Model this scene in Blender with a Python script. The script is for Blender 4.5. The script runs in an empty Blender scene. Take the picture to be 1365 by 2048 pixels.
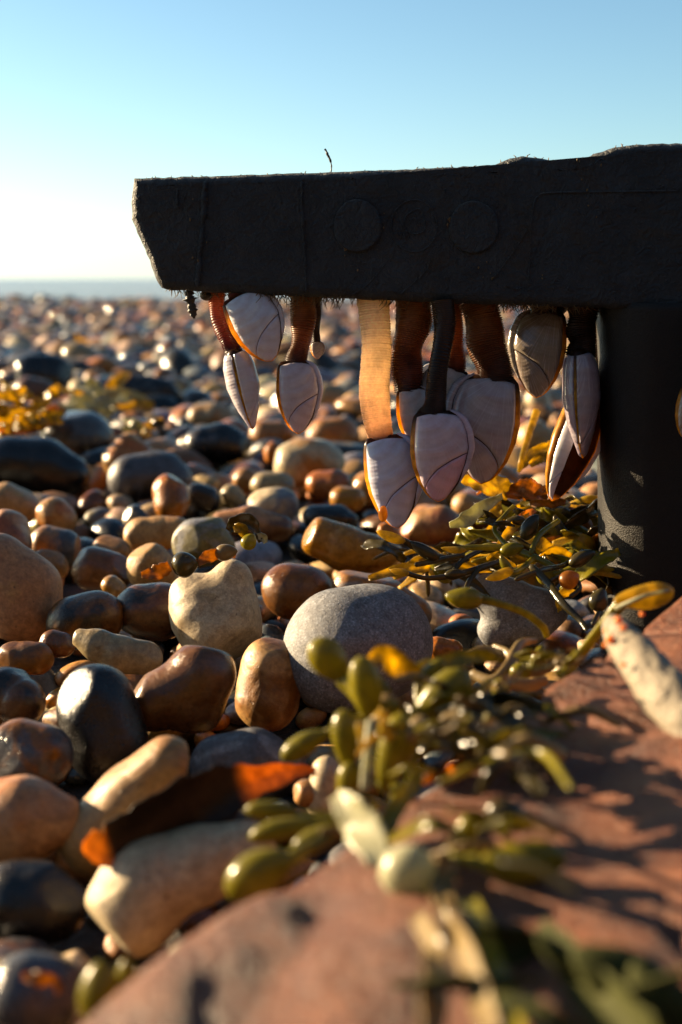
import bpy, bmesh, math, random
import numpy as np
from mathutils import Vector
from mathutils.bvhtree import BVHTree
R = math.radians
S = bpy.context.scene
COL = S.collection
rng = np.random.default_rng(7)

# ------------------------------------------------------------------ camera, sky, sun, exposure
F = 2400.0                       # focal length in photograph pixels (photo is 1365 x 2048)
PITCH = math.atan(467 / F)
CAMH = 0.16
cam_d = bpy.data.cameras.new('camera'); cam = bpy.data.objects.new('camera', cam_d); COL.objects.link(cam)
cam.location = (0, 0, CAMH); cam.rotation_euler = (math.pi / 2 - PITCH, 0, 0)
cam_d.sensor_fit = 'VERTICAL'; cam_d.sensor_height = 23.5; cam_d.lens = 23.5 * F / 2048
cam_d.clip_start = 0.01; cam_d.clip_end = 30000
cam_d.dof.use_dof = True; cam_d.dof.focus_distance = 0.495; cam_d.dof.aperture_fstop = 5.8
S.camera = cam
SUN_FWD, SUN_EL = 22.0, 15.5     # sun stands left of the view, turned this much ahead of square left
sdir = Vector((-math.cos(R(SUN_FWD)) * math.cos(R(SUN_EL)), math.sin(R(SUN_FWD)) * math.cos(R(SUN_EL)), math.sin(R(SUN_EL))))
sun_d = bpy.data.lights.new('sun', 'SUN'); sun = bpy.data.objects.new('sun', sun_d); COL.objects.link(sun)
sun_d.energy = 5.0; sun_d.angle = R(0.5); sun_d.color = (1.0, 0.75, 0.45)
sun.rotation_euler = sdir.to_track_quat('Z', 'Y').to_euler(); sun.location = (-2, 1, 1)
W = bpy.data.worlds.new('World'); S.world = W; W.use_nodes = True
wn = W.node_tree.nodes; wl = W.node_tree.links
sky = wn.new('ShaderNodeTexSky'); sky.sky_type = 'NISHITA'; sky.sun_disc = False
sky.sun_elevation = R(SUN_EL); sky.sun_rotation = R(-(90 - SUN_FWD)); sky.air_density = 1.0; sky.dust_density = 0.6; sky.ozone_density = 2.0
bg = wn['Background']; bg.inputs[1].default_value = 0.05
def wnode(ty, ins, **kw):
    x = wn.new(ty)
    for k, v in kw.items(): setattr(x, k, v)
    for k, v in ins.items():
        if isinstance(v, bpy.types.NodeSocket): wl.new(v, x.inputs[k])
        else: x.inputs[k].default_value = v
    return x
# pale sea haze low in the sky, thickest towards the sun
vec = wn.new('ShaderNodeTexCoord').outputs['Generated']; zz = wnode('ShaderNodeSeparateXYZ', {0: vec}).outputs[2]
hz = wnode('ShaderNodeMath', {0: wnode('ShaderNodeMath', {0: wnode('ShaderNodeMath', {0: zz, 1: 0.0}, operation='MAXIMUM').outputs[0], 1: -9.5}, operation='MULTIPLY').outputs[0]}, operation='EXPONENT').outputs[0]
dt = wnode('ShaderNodeVectorMath', {0: vec, 1: tuple(nrm_s for nrm_s in sdir)}, operation='DOT_PRODUCT').outputs['Value']
sd = wnode('ShaderNodeMapRange', {0: dt, 1: -0.2, 2: 0.85, 3: 0.12, 4: 1.0}, interpolation_type='SMOOTHSTEP').outputs[0]
amt = wnode('ShaderNodeMath', {0: hz, 1: sd}, operation='MULTIPLY').outputs[0]
tint = wnode('ShaderNodeMix', {0: 1.0, 6: sky.outputs[0], 7: (0.60, 0.735, 0.75, 1)}, data_type='RGBA', blend_type='MULTIPLY').outputs[2]
hazec = wnode('ShaderNodeMix', {0: 1.0, 6: (1.80, 2.05, 2.4, 1), 7: amt}, data_type='RGBA', blend_type='MULTIPLY').outputs[2]
wl.new(wnode('ShaderNodeMix', {0: 1.0, 6: tint, 7: hazec}, data_type='RGBA', blend_type='ADD').outputs[2], bg.inputs[0])
S.view_settings.view_transform = 'Standard'; S.view_settings.look = 'None'
S.view_settings.exposure = 2.35; S.view_settings.gamma = 1.0
S.cycles.use_denoising = True
S.cycles.max_bounces = 10; S.cycles.transmission_bounces = 8; S.cycles.sample_clamp_indirect = 6.0

# ------------------------------------------------------------------ geometry helpers
RIGHT = np.array([1.0, 0, 0]); FWD = np.array([0, math.cos(PITCH), -math.sin(PITCH)]); UP = np.array([0, math.sin(PITCH), math.cos(PITCH)])
CAM = np.array([0, 0, CAMH])
def ray(px, py): return RIGHT * (px - 682.5) / F + UP * (1024 - py) / F + FWD
def P(px, py, d): return CAM + ray(px, py) * d                     # a measured point at depth d metres
def G(px, py, z=0.0):
    r = ray(px, py); return CAM + r * ((z - CAMH) / r[2])
def depth(p): return float(np.dot(np.asarray(p) - CAM, FWD))
def to_px(p):
    q = np.asarray(p) - CAM; d = q @ FWD
    return 682.5 + F * (q @ RIGHT) / d, 1024 - F * (q @ UP) / d
def nrm(v): v = np.asarray(v, float); return v / (np.linalg.norm(v) + 1e-12)

def build_mesh(name, V, faces, mat, attrs=None, smooth=True):
    """faces: a list of integer arrays (n,3) or (n,4)"""
    me = bpy.data.meshes.new(name); V = np.asarray(V, np.float32)
    fl = [np.asarray(f, np.int32) for f in faces if len(f)]
    tot = np.concatenate([np.full(len(f), f.shape[1], np.int32) for f in fl])
    li = np.concatenate([f.ravel() for f in fl])
    me.vertices.add(len(V)); me.vertices.foreach_set('co', V.ravel())
    me.loops.add(len(li)); me.loops.foreach_set('vertex_index', li)
    me.polygons.add(len(tot)); st = np.concatenate([[0], np.cumsum(tot)[:-1]]).astype(np.int32)
    me.polygons.foreach_set('loop_start', st); me.polygons.foreach_set('loop_total', tot)
    me.polygons.foreach_set('use_smooth', np.full(len(tot), smooth))
    for k, a in (attrs or {}).items():
        a = np.asarray(a, np.float32)
        if a.shape[1] == 3:
            at = me.attributes.new(k, 'FLOAT_VECTOR', 'POINT'); at.data.foreach_set('vector', a.ravel())
        else:
            at = me.attributes.new(k, 'FLOAT_COLOR', 'POINT'); at.data.foreach_set('color', a.ravel())
    me.update(calc_edges=True); me.validate()
    if mat: me.materials.append(mat)
    return me
def obj(name, V, faces, mat, parent=None, attrs=None, smooth=True, origin=None):
    V = np.asarray(V, float)
    o0 = np.asarray(origin, float) if origin is not None else (np.array(parent.location) if parent else V.mean(0))
    me = build_mesh(name, V - o0, faces, mat, attrs, smooth)
    o = bpy.data.objects.new(name, me); COL.objects.link(o)
    if parent is not None:
        o.parent = parent; o.location = o0 - np.array(WLOC[parent.name])
    else:
        o.location = o0
    WLOC[o.name] = o0
    return o
WLOC = {}
def thing(name, label, cat, loc, group=None):
    o = bpy.data.objects.new(name, None); COL.objects.link(o); o.empty_display_size = 0.01
    o.location = loc; WLOC[o.name] = np.asarray(loc, float); tag(o, label, cat, group); return o
def part(name, V, faces, mat, parent, attrs=None, smooth=True, label=None):
    o = obj(name, V, faces, mat, parent, attrs, smooth, origin=WLOC[parent.name])
    if label: o['label'] = label
    return o
def tag(o, label, cat, group=None, kind=None):
    o['label'] = label; o['category'] = cat
    if group: o['group'] = group
    if kind: o['kind'] = kind
    return o

def spline(pts, n):
    pts = np.asarray(pts, float); m = len(pts)
    if m == 2: return pts[0] + (pts[1] - pts[0]) * np.linspace(0, 1, n)[:, None]
    q = np.vstack([2 * pts[0] - pts[1], pts, 2 * pts[-1] - pts[-2]])
    t = np.linspace(0, m - 1 - 1e-9, n); i = t.astype(int); u = (t - i)[:, None]
    a, b, c, d = q[i], q[i + 1], q[i + 2], q[i + 3]
    return 0.5 * (2 * b + (c - a) * u + (2 * a - 5 * b + 4 * c - d) * u**2 + (3 * b - a - 3 * c + d) * u**3)
def frames(path, up):
    T = np.gradient(path, axis=0); T /= np.linalg.norm(T, axis=1)[:, None] + 1e-12
    A = np.cross(T, up); bad = np.linalg.norm(A, axis=1) < 0.05
    A[bad] = np.cross(T[bad], [0.3, 0.8, 0.5]); A /= np.linalg.norm(A, axis=1)[:, None]
    B = np.cross(A, T); return T, A, B
def grid_faces(n, m, wrap=False, off=0):
    i = np.arange(n - 1)[:, None]; j = np.arange(m if wrap else m - 1)[None, :]
    a = i * m + j; b = i * m + (j + 1) % m; return (np.stack([a, b, b + m, a + m], -1).reshape(-1, 4) + off)
def tube(path, rad, seg=16, flat=1.0, up=None):
    """closed tube; flat squashes it along the viewing direction"""
    path = np.asarray(path, float); n = len(path); rad = np.asarray(rad, float)
    T, A, B = frames(path, -FWD if up is None else up)
    th = np.linspace(0, 2 * np.pi, seg, endpoint=False)
    rr = rad if rad.ndim == 2 else rad[:, None] * np.ones(seg)
    V = path[:, None] + A[:, None] * (rr * np.cos(th))[..., None] + B[:, None] * (rr * np.sin(th) * flat)[..., None]
    V = V.reshape(-1, 3); f = grid_faces(n, seg, True)
    V = np.vstack([V, path[0], path[-1]]); j = np.arange(seg); k = (j + 1) % seg
    c0 = np.stack([np.full(seg, n * seg), k, j], -1); c1 = np.stack([np.full(seg, n * seg + 1), (n - 1) * seg + j, (n - 1) * seg + k], -1)
    return V, [f, c0, c1]
def merge(parts):
    V, F3, F4, off = [], [], [], 0
    for v, fs in parts:
        V.append(v)
        for f in fs:
            (F3 if f.shape[1] == 3 else F4).append(f + off)
        off += len(v)
    out = []
    if F3: out.append(np.vstack(F3))
    if F4: out.append(np.vstack(F4))
    return np.vstack(V), out
ICO = {}
def ico(k):
    if k not in ICO:
        bm = bmesh.new(); bmesh.ops.create_icosphere(bm, subdivisions=k, radius=1.0)
        ICO[k] = (np.array([v.co[:] for v in bm.verts]), np.array([[v.index for v in f.verts] for f in bm.faces], np.int32)); bm.free()
        ICO[k] = (ICO[k][0] / np.linalg.norm(ICO[k][0], axis=1)[:, None], ICO[k][1])
    return ICO[k]
def wobble(p, r, freq, n=9):
    out = np.zeros(len(p))
    for _ in range(n):
        w = r.normal(size=3); w *= freq * r.uniform(0.5, 1.4) / np.linalg.norm(w)
        out += np.cos(p @ w + r.uniform(0, 6.28))
    return out / math.sqrt(n)
def warp(U, r, amp=0.05, facets=3, dents=1):
    """U: points of a unit-size stone; low lumps, a few flattened faces and dents"""
    rad = np.linalg.norm(U, axis=1)[:, None]; D = U / rad
    U = U * (1 + amp * 0.9 * wobble(D, r, 2.0) + amp * 0.35 * wobble(D, r, 5.0) + amp * 0.10 * wobble(D, r, 13))[:, None]
    for _ in range(facets):
        n = nrm(r.normal(size=3)); h = (U @ n); c = h.max() * r.uniform(0.78, 0.93)
        ex = np.maximum(h - c, 0); k = 0.06; soft = np.where(h > c - k, ((np.maximum(h - c + k, 0))**2) / (4 * k), 0); soft = np.where(h > c + k, ex, soft)
        U = U - n * (soft * 0.85)[:, None]
    for _ in range(dents):
        n = nrm(r.normal(size=3)); d2 = ((D - n)**2).sum(1); w = r.uniform(0.3, 0.6)
        U = U * (1 - r.uniform(0.05, 0.13) * np.exp(-d2 / (w * w)))[:, None]
    return U

# ------------------------------------------------------------------ node helpers and materials
class NT:
    def __init__(s, name):
        s.m = bpy.data.materials.new(name); s.m.use_nodes = True; s.t = s.m.node_tree; s.t.nodes.clear()
        s.out = s.t.nodes.new('ShaderNodeOutputMaterial')
    def n(s, ty, ins=None, **kw):
        x = s.t.nodes.new('ShaderNode' + ty)
        for k, v in kw.items(): setattr(x, k, v)
        for k, v in (ins or {}).items():
            if isinstance(v, bpy.types.NodeSocket): s.t.links.new(v, x.inputs[k])
            else: x.inputs[k].default_value = v
        return x
    def attr(s, name): return s.n('Attribute', attribute_name=name)
    def noise(s, vec, scale, detail=3, rough=0.5, dist=0.0):
        return s.n('TexNoise', {'Vector': vec, 'Scale': scale, 'Detail': detail, 'Roughness': rough, 'Distortion': dist}).outputs['Fac']
    def map(s, v, a, b, c=0.0, d=1.0):
        return s.n('MapRange', {0: v, 1: a, 2: b, 3: c, 4: d}).outputs[0]
    def math(s, op, a, b=0.0): return s.n('Math', {0: a, 1: b}, operation=op).outputs[0]
    def mix(s, f, a, b, blend='MIX'):
        x = s.n('Mix', data_type='RGBA', blend_type=blend)
        for sock, v in ((x.inputs[0], f), (x.inputs[6], a), (x.inputs[7], b)):
            if isinstance(v, bpy.types.NodeSocket): s.t.links.new(v, sock)
            else: sock.default_value = v if not isinstance(v, tuple) or len(v) == 4 else (*v, 1)
        return x.outputs[2]
    def bump(s, h, strength, dist, nrm=None):
        ins = {'Height': h, 'Strength': strength, 'Distance': dist}
        if nrm is not None: ins['Normal'] = nrm
        return s.n('Bump', ins).outputs[0]
    def end(s, sh): s.t.links.new(sh, s.out.inputs[0]); return s.m

def mat_stone():
    t = NT('pebble_stone'); pl = t.attr('pl').outputs['Vector']; c1 = t.attr('c1'); c2 = t.attr('c2').outputs['Color']; pp = t.attr('pp')
    sep = t.n('SeparateColor', {0: pp.outputs['Color']}); spk, rgh, pat = sep.outputs[0], sep.outputs[1], sep.outputs[2]
    n1 = t.noise(pl, 42, 4, 0.55, 0.8); n2 = t.noise(pl, 1300, 2, 0.6); n3 = t.noise(pl, 260, 5, 0.6); n4 = t.noise(pl, 95, 3, 0.5, 1.2)
    edge = t.math('SUBTRACT', 1.0, pat)
    f = t.map(t.math('ADD', n1, t.math('MULTIPLY', t.math('SUBTRACT', n3, 0.5), 0.12)), t.math('SUBTRACT', edge, 0.05), t.math('ADD', edge, 0.05))
    col = t.mix(f, c1.outputs['Color'], c2)
    col = t.mix(t.map(n3, 0.3, 0.7), t.mix(1.0, col, (0.74, 0.70, 0.66), 'MULTIPLY'), t.mix(1.0, col, (1.22, 1.22, 1.22), 'MULTIPLY'))
    col = t.mix(t.map(n4, 0.55, 0.75, 0, 0.45), col, t.mix(1.0, col, (0.62, 0.52, 0.44), 'MULTIPLY'))
    sp = t.map(n2, 0.56, 0.66); col = t.mix(t.math('MULTIPLY', sp, spk), col, t.mix(1.0, col, (2.3, 2.3, 2.3), 'MULTIPLY'))
    dk = t.map(n2, 0.42, 0.34); col = t.mix(t.math('MULTIPLY', dk, spk), col, t.mix(1.0, col, (0.3, 0.3, 0.32), 'MULTIPLY'))
    n5 = t.noise(pl, 560, 3, 0.7); col = t.mix(t.map(n5, 0.35, 0.65), t.mix(1.0, col, (0.8, 0.78, 0.76), 'MULTIPLY'), t.mix(1.0, col, (1.16, 1.16, 1.16), 'MULTIPLY'))
    vein = t.map(t.math('ABSOLUTE', t.math('SUBTRACT', t.noise(pl, 34, 5, 0.55, 1.5), 0.5)), 0.0, 0.012, 1, 0); col = t.mix(t.math('MULTIPLY', vein, t.map(n4, 0.45, 0.6, 0, 0.55)), col, t.mix(1.0, col, (0.42, 0.38, 0.34), 'MULTIPLY'))
    pit = t.map(t.noise(pl, 420, 2, 0.5), 0.70, 0.76); col = t.mix(t.math('MULTIPLY', pit, 0.7), col, t.mix(1.0, col, (0.25, 0.2, 0.17), 'MULTIPLY'))
    wet = t.map(t.noise(pl, 30, 2), 0.42, 0.58); rr = t.math('ADD', t.math('MULTIPLY', wet, -0.14), t.math('ADD', t.math('MULTIPLY', rgh, 1.15), t.math('MULTIPLY', n3, 0.2)))
    rr = t.math('MAXIMUM', rr, 0.09)
    h = t.math('ADD', t.math('MULTIPLY', n3, 0.5), t.math('ADD', t.math('MULTIPLY', t.math('MULTIPLY', n2, spk), 0.55), t.math('MULTIPLY', pit, -0.5)))
    h = t.math('ADD', h, t.math('MULTIPLY', t.noise(pl, 2600, 2, 0.6), 0.25)); b = t.bump(h, 0.5, 0.0008); b = t.bump(n4, 0.2, 0.003, b)
    p = t.n('BsdfPrincipled', {'Base Color': col, 'Roughness': rr, 'Normal': b, 'IOR': 1.45, 'Specular IOR Level': 0.5})
    return t.end(p.outputs[0])
def mat_plastic():
    t = NT('weathered_black_plastic'); pl = t.n('TexCoord').outputs['Object']
    n1 = t.noise(pl, 60, 5, 0.6); n2 = t.noise(pl, 700, 4, 0.6); n3 = t.noise(pl, 3500, 2); n4 = t.noise(pl, 180, 4, 0.65, 1.0)
    col = t.mix(t.map(n1, 0.35, 0.68), (0.009, 0.013, 0.018), (0.019, 0.026, 0.034))
    col = t.mix(t.map(n2, 0.60, 0.72, 0, 0.5), col, (0.07, 0.068, 0.062))
    col = t.mix(t.map(n4, 0.58, 0.70, 0, 0.7), col, (0.014, 0.014, 0.014))
    g = t.n('SeparateXYZ', {0: t.n('NewGeometry').outputs['Normal']}).outputs[2]; lit_dust = t.math('MULTIPLY', t.map(g, 0.25, 0.8), t.map(t.noise(pl, 420, 5, 0.7), 0.36, 0.6)); col = t.mix(t.math('MULTIPLY', lit_dust, 0.8), col, (0.10, 0.10, 0.095))  # paler up-facing faces: dust, with the lit top edge put into the colour
    r = t.map(n2, 0.3, 0.7, 0.42, 0.75)
    b = t.bump(n4, 0.7, 0.003); b = t.bump(n2, 0.9, 0.0010, b); b = t.bump(n3, 0.6, 0.0004, b)
    st = t.map(t.noise(pl, 34, 4, 0.65, 1.5), 0.52, 0.66, 0, 0.8); col = t.mix(st, col, (0.020, 0.018, 0.015))
    return t.end(t.n('BsdfPrincipled', {'Base Color': col, 'Roughness': r, 'Normal': b, 'Specular IOR Level': 0.3}).outputs[0])
def mat_stalk():
    t = NT('barnacle_stalk_skin'); c = t.attr('c1').outputs['Color']; pl = t.n('TexCoord').outputs['Object']
    n1 = t.noise(pl, 900, 3, 0.6); n2 = t.noise(pl, 160, 3)
    col = t.mix(t.map(n1, 0.35, 0.65), t.mix(1.0, c, (0.86, 0.80, 0.75), 'MULTIPLY'), c)
    b = t.bump(n1, 0.3, 0.0003)
    p = t.n('BsdfPrincipled', {'Base Color': col, 'Roughness': 0.34, 'Normal': b, 'Specular IOR Level': 0.55})
    tr = t.n('BsdfTranslucent', {'Color': t.mix(1.0, col, (1.5, 1.35, 1.15), 'MULTIPLY'), 'Normal': b})
    return t.end(t.n('MixShader', {0: 0.55, 1: p.outputs[0], 2: tr.outputs[0]}).outputs[0])
def mat_shell():
    t = NT('barnacle_shell_plate'); pl = t.attr('pl'); c = t.attr('c1').outputs['Color']
    sx = t.n('SeparateXYZ', {0: pl.outputs['Vector']})
    ln = t.n('VectorMath', {0: pl.outputs['Vector']}, operation='LENGTH').outputs['Value']
    ang = t.math('ARCTAN2', sx.outputs[0], sx.outputs[1])
    nz = t.noise(pl.outputs['Vector'], 5, 3, 0.6)
    rings = t.math('SINE', t.math('MULTIPLY', t.math('ADD', ln, t.math('MULTIPLY', nz, 0.05)), 150.0))
    rings2 = t.math('SINE', t.math('MULTIPLY', t.math('ADD', ln, t.math('MULTIPLY', nz, 0.08)), 44.0))
    stri = t.noise(t.n('CombineXYZ', {0: t.math('MULTIPLY', ang, 30.0), 1: t.math('MULTIPLY', ln, 2.0), 2: 0.0}).outputs[0], 1.0, 3, 0.6)
    col = t.mix(t.map(nz, 0.35, 0.65), c, t.mix(1.0, c, (0.82, 0.74, 0.78), 'MULTIPLY'))
    col = t.mix(t.map(rings2, 0.1, 1.0, 0, 0.28), col, t.mix(1.0, c, (0.66, 0.60, 0.58), 'MULTIPLY'))
    col = t.mix(t.map(stri, 0.52, 0.72, 0, 0.55), col, (0.72, 0.70, 0.74))
    sp = t.map(t.noise(pl.outputs['Vector'], 22, 3, 0.7), 0.68, 0.74); col = t.mix(t.math('MULTIPLY', sp, 0.55), col, (0.16, 0.10, 0.06))
    h = t.math('ADD', t.math('MULTIPLY', rings, 0.35), t.math('ADD', rings2, t.math('MULTIPLY', stri, 1.2)))
    b = t.bump(h, 0.35, 0.00022)
    p = t.n('BsdfPrincipled', {'Base Color': col, 'Roughness': t.map(nz, 0.3, 0.7, 0.16, 0.3), 'Normal': b, 'Coat Weight': 1.0, 'Coat Roughness': 0.1, 'Sheen Weight': 0.0})
    tr = t.n('BsdfTranslucent', {'Color': t.mix(1.0, col, (0.86, 0.98, 1.25), 'MULTIPLY')})
    return t.end(t.n('MixShader', {0: 0.46, 1: p.outputs[0], 2: tr.outputs[0]}).outputs[0])
def mat_mantle():
    t = NT('barnacle_mantle_membrane'); pl = t.n('TexCoord').outputs['Object']; n = t.noise(pl, 300, 3)
    a = t.attr('c1').outputs['Color']; c = t.mix(t.map(n, 0.35, 0.65), t.mix(1.0, a, (0.6, 0.5, 0.4), 'MULTIPLY'), a)
    p = t.n('BsdfPrincipled', {'Base Color': c, 'Roughness': 0.28}); tr = t.n('BsdfTranslucent', {'Color': t.mix(1.0, c, (1.25, 1.25, 1.1), 'MULTIPLY')})
    return t.end(t.n('MixShader', {0: 0.78, 1: p.outputs[0], 2: tr.outputs[0]}).outputs[0])
def mat_weed(name, a, b, tc, tf, rough=0.22, spec=.4):
    t = NT(name); pl = t.n('TexCoord').outputs['Object']; n = t.noise(pl, 55, 3, 0.6); n2 = t.noise(pl, 700, 3, 0.6)
    c = t.mix(t.map(n, 0.35, 0.65), a, b); tcn = t.mix(t.map(t.noise(pl, 130, 4, 0.6, 0.8), 0.38, 0.66), tuple(x * .25 for x in tc), tc); c = t.mix(t.map(n2, 0.6, 0.72, 0, 0.5), c, t.mix(1.0, c, (0.35, 0.3, 0.25), 'MULTIPLY'))
    bm = t.bump(n2, 0.35, 0.0004)
    p = t.n('BsdfPrincipled', {'Base Color': c, 'Roughness': rough, 'Normal': bm, 'Coat Weight': 0.08 if rough < .5 else 0.0, 'Coat Roughness': 0.1, 'Specular IOR Level': spec})
    tr = t.n('BsdfTranslucent', {'Color': tcn, 'Normal': bm})
    return t.end(t.n('MixShader', {0: tf, 1: p.outputs[0], 2: tr.outputs[0]}).outputs[0])
def mat_ribbon():
    t = NT('kelp_ribbon_skin'); c = t.attr('c1').outputs['Color']; pl = t.n('TexCoord').outputs['Object']; n2 = t.noise(pl, 420, 4, 0.65)
    c = t.mix(t.map(n2, 0.35, 0.7), t.mix(1.0, c, (0.55, 0.5, 0.4), 'MULTIPLY'), c)
    p = t.n('BsdfPrincipled', {'Base Color': c, 'Roughness': 0.4, 'Normal': t.bump(n2, 0.5, 0.0006)}); tr = t.n('BsdfTranslucent', {'Color': t.mix(1.0, c, (1.5, 1.4, 1.0), 'MULTIPLY')})
    return t.end(t.n('MixShader', {0: 0.6, 1: p.outputs[0], 2: tr.outputs[0]}).outputs[0])
def mat_slab():
    t = NT('red_sandstone'); pl = t.n('TexCoord').outputs['Object']
    n1 = t.noise(pl, 28, 5, 0.6, 0.5); n2 = t.noise(pl, 500, 4, 0.7); n3 = t.noise(pl, 1800, 2); n4 = t.noise(pl, 110, 4, 0.6, 0.6)
    c = t.mix(t.map(n1, 0.35, 0.65), (0.090, 0.019, 0.005), (0.215, 0.066, 0.018)); c = t.mix(t.map(n2, 0.3, 0.7), t.mix(1.0, c, (0.55, 0.5, 0.5), 'MULTIPLY'), t.mix(1.0, c, (1.25, 1.25, 1.25), 'MULTIPLY'))
    c = t.mix(t.map(n4, 0.58, 0.72, 0, 0.7), c, (0.07, 0.03, 0.022)); gl = t.map(n3, 0.63, 0.68); c = t.mix(t.math('MULTIPLY', gl, .55), c, (0.55, 0.40, 0.30))  # fine pale specks put sparkling glints into the colour
    b = t.bump(n4, 0.8, 0.004); b = t.bump(n2, 1.0, 0.0028, b); b = t.bump(n3, 0.9, 0.0009, b)
    return t.end(t.n('BsdfPrincipled', {'Base Color': c, 'Roughness': t.math('SUBTRACT', t.map(n2, 0.3, 0.7, 0.36, 0.62), t.math('MULTIPLY', gl, .2)), 'Normal': b}).outputs[0])
def mat_simple(name, c, rough=0.6, bscale=600, bd=0.001, var=0.5, tf=0.0, spec=.5):
    t = NT(name); pl = t.n('TexCoord').outputs['Object']; n = t.noise(pl, bscale, 4, 0.6)
    cc = t.mix(t.map(n, 0.3, 0.7), tuple(x * (1 - var) for x in c), c)
    p = t.n('BsdfPrincipled', {'Base Color': cc, 'Roughness': rough, 'Specular IOR Level': spec, 'Normal': t.bump(n, 0.6, bd)})
    if tf:
        tr = t.n('BsdfTranslucent', {'Color': (*c, 1)}); return t.end(t.n('MixShader', {0: tf, 1: p.outputs[0], 2: tr.outputs[0]}).outputs[0])
    return t.end(p.outputs[0])
def mat_sea():
    t = NT('sea_water'); pl = t.n('TexCoord').outputs['Object']
    mp = t.n('Mapping', {'Vector': pl, 'Scale': (0.25, 1.0, 1.0)}).outputs[0]
    n = t.noise(mp, 0.9, 6, 0.65); n2 = t.noise(mp, 0.07, 4, 0.6)
    c = t.mix(t.map(n2, 0.4, 0.62), (0.19, 0.19, 0.185), (0.26, 0.26, 0.25))
    return t.end(t.n('BsdfPrincipled', {'Base Color': c, 'Roughness': 0.22, 'Normal': t.bump(n, 0.9, 0.5)}).outputs[0])
M = dict(stone=mat_stone(), plastic=mat_plastic(), stalk=mat_stalk(), shell=mat_shell(), mantle=mat_mantle(), slab=mat_slab(), ribbon=mat_ribbon(), sea=mat_sea(),
    olive=mat_weed('olive_bladder_skin', (0.085, 0.074, 0.003), (0.16, 0.132, 0.005), (0.60, 0.47, 0.015), 0.26, .26, .28),
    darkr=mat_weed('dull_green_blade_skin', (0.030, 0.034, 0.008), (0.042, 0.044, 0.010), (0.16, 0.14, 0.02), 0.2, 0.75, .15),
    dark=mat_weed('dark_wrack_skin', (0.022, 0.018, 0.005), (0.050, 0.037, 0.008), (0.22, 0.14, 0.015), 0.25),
    gold=mat_weed('golden_frond_skin', (0.24, 0.15, 0.012), (0.40, 0.26, 0.02), (0.95, 0.66, 0.05), 0.6, 0.3),
    amber=mat_weed('amber_frond_skin', (0.14, 0.05, 0.008), (0.26, 0.10, 0.012), (0.80, 0.40, 0.04), 0.55, 0.3),
    pale=mat_weed('bleached_frond_skin', (0.30, 0.29, 0.17), (0.45, 0.43, 0.28), (0.55, 0.52, 0.25), 0.4, 0.3),
    brownw=mat_weed('brown_strap_skin', (0.13, 0.085, 0.03), (0.24, 0.17, 0.07), (0.40, 0.24, 0.05), 0.3, 0.35),
    fibre=mat_simple('dried_fibre', (0.20, 0.13, 0.05), 0.6, tf=0.35), scrap=mat_simple('black_weed_scrap', (0.012, 0.011, 0.010), 0.5),
    sponge=mat_simple('pale_encrusted_sponge', (0.19, 0.155, 0.105), 0.7, 420, 0.0025, 0.35), orange=mat_simple('orange_egg', (0.85, 0.27, 0.015), 0.3, tf=0.4),
    postp=mat_simple('gritty_black_plastic', (0.009, 0.008, 0.007), 0.5, 1500, 0.0010, 0.6, spec=.25),
    bed=mat_simple('wet_shingle_grit', (0.022, 0.016, 0.011), 0.75, 260, 0.01, 0.6))

# ------------------------------------------------------------------ setting: shingle bed and sea
CREST = 7.3
def bed_z(x, y):
    z = -0.022 + 0.0 * x
    z = z + np.minimum(np.maximum(-y - .45 + .55 * np.clip(x - .5, 0, 3) - .35 * np.clip(-x - 1.5, 0, 6), 0) * .78, 2.4)    # unseen bank added behind the camera to block skylight
    return z - np.where(y > CREST, (y - CREST) * 0.16, 0)
xs = np.concatenate([-np.geomspace(1.2, 4000, 24)[::-1], np.linspace(-1, 1, 30), np.geomspace(1.2, 4000, 24)])
ys = np.concatenate([[-60, -20, -10], np.linspace(-6, 2, 40), np.linspace(2.2, 40, 40)])
X, Y = np.meshgrid(xs, ys); V = np.stack([X, Y, bed_z(X, Y)], -1).reshape(-1, 3)
o = obj('ground', V, [grid_faces(len(ys), len(xs))], M['bed'], origin=(0, 0, 0)); o['kind'] = 'structure'
xs = np.concatenate([-np.geomspace(5, 20000, 40)[::-1], [0], np.geomspace(5, 20000, 40)]); ys = np.geomspace(14, 20000, 60)
X, Y = np.meshgrid(xs, ys); V = np.stack([X, Y, 0 * X - 1.6], -1).reshape(-1, 3)
o = obj('sea', V, [grid_faces(len(ys), len(xs))], M['sea'], origin=(0, 0, 0)); o['kind'] = 'structure'

# ------------------------------------------------------------------ pebbles measured from the photograph
C = dict(cream=(0.46, 0.36, 0.25), white=(0.58, 0.50, 0.39), tan=(0.40, 0.22, 0.095), orange=(0.42, 0.17, 0.05), brown=(0.17, 0.080, 0.028), amber=(0.25, 0.11, 0.025),
         dark=(0.035, 0.030, 0.027), black=(0.014, 0.014, 0.016), grey=(0.24, 0.255, 0.31), slate=(0.10, 0.105, 0.13), pink=(0.48, 0.27, 0.155), red=(0.30, 0.125, 0.06),
         purple=(0.17, 0.088, 0.045), mustard=(0.38, 0.20, 0.045), olive=(0.19, 0.17, 0.07), beige=(0.38, 0.31, 0.20), bluegrey=(0.10, 0.115, 0.135), buff=(0.50, 0.32, 0.16))
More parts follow.
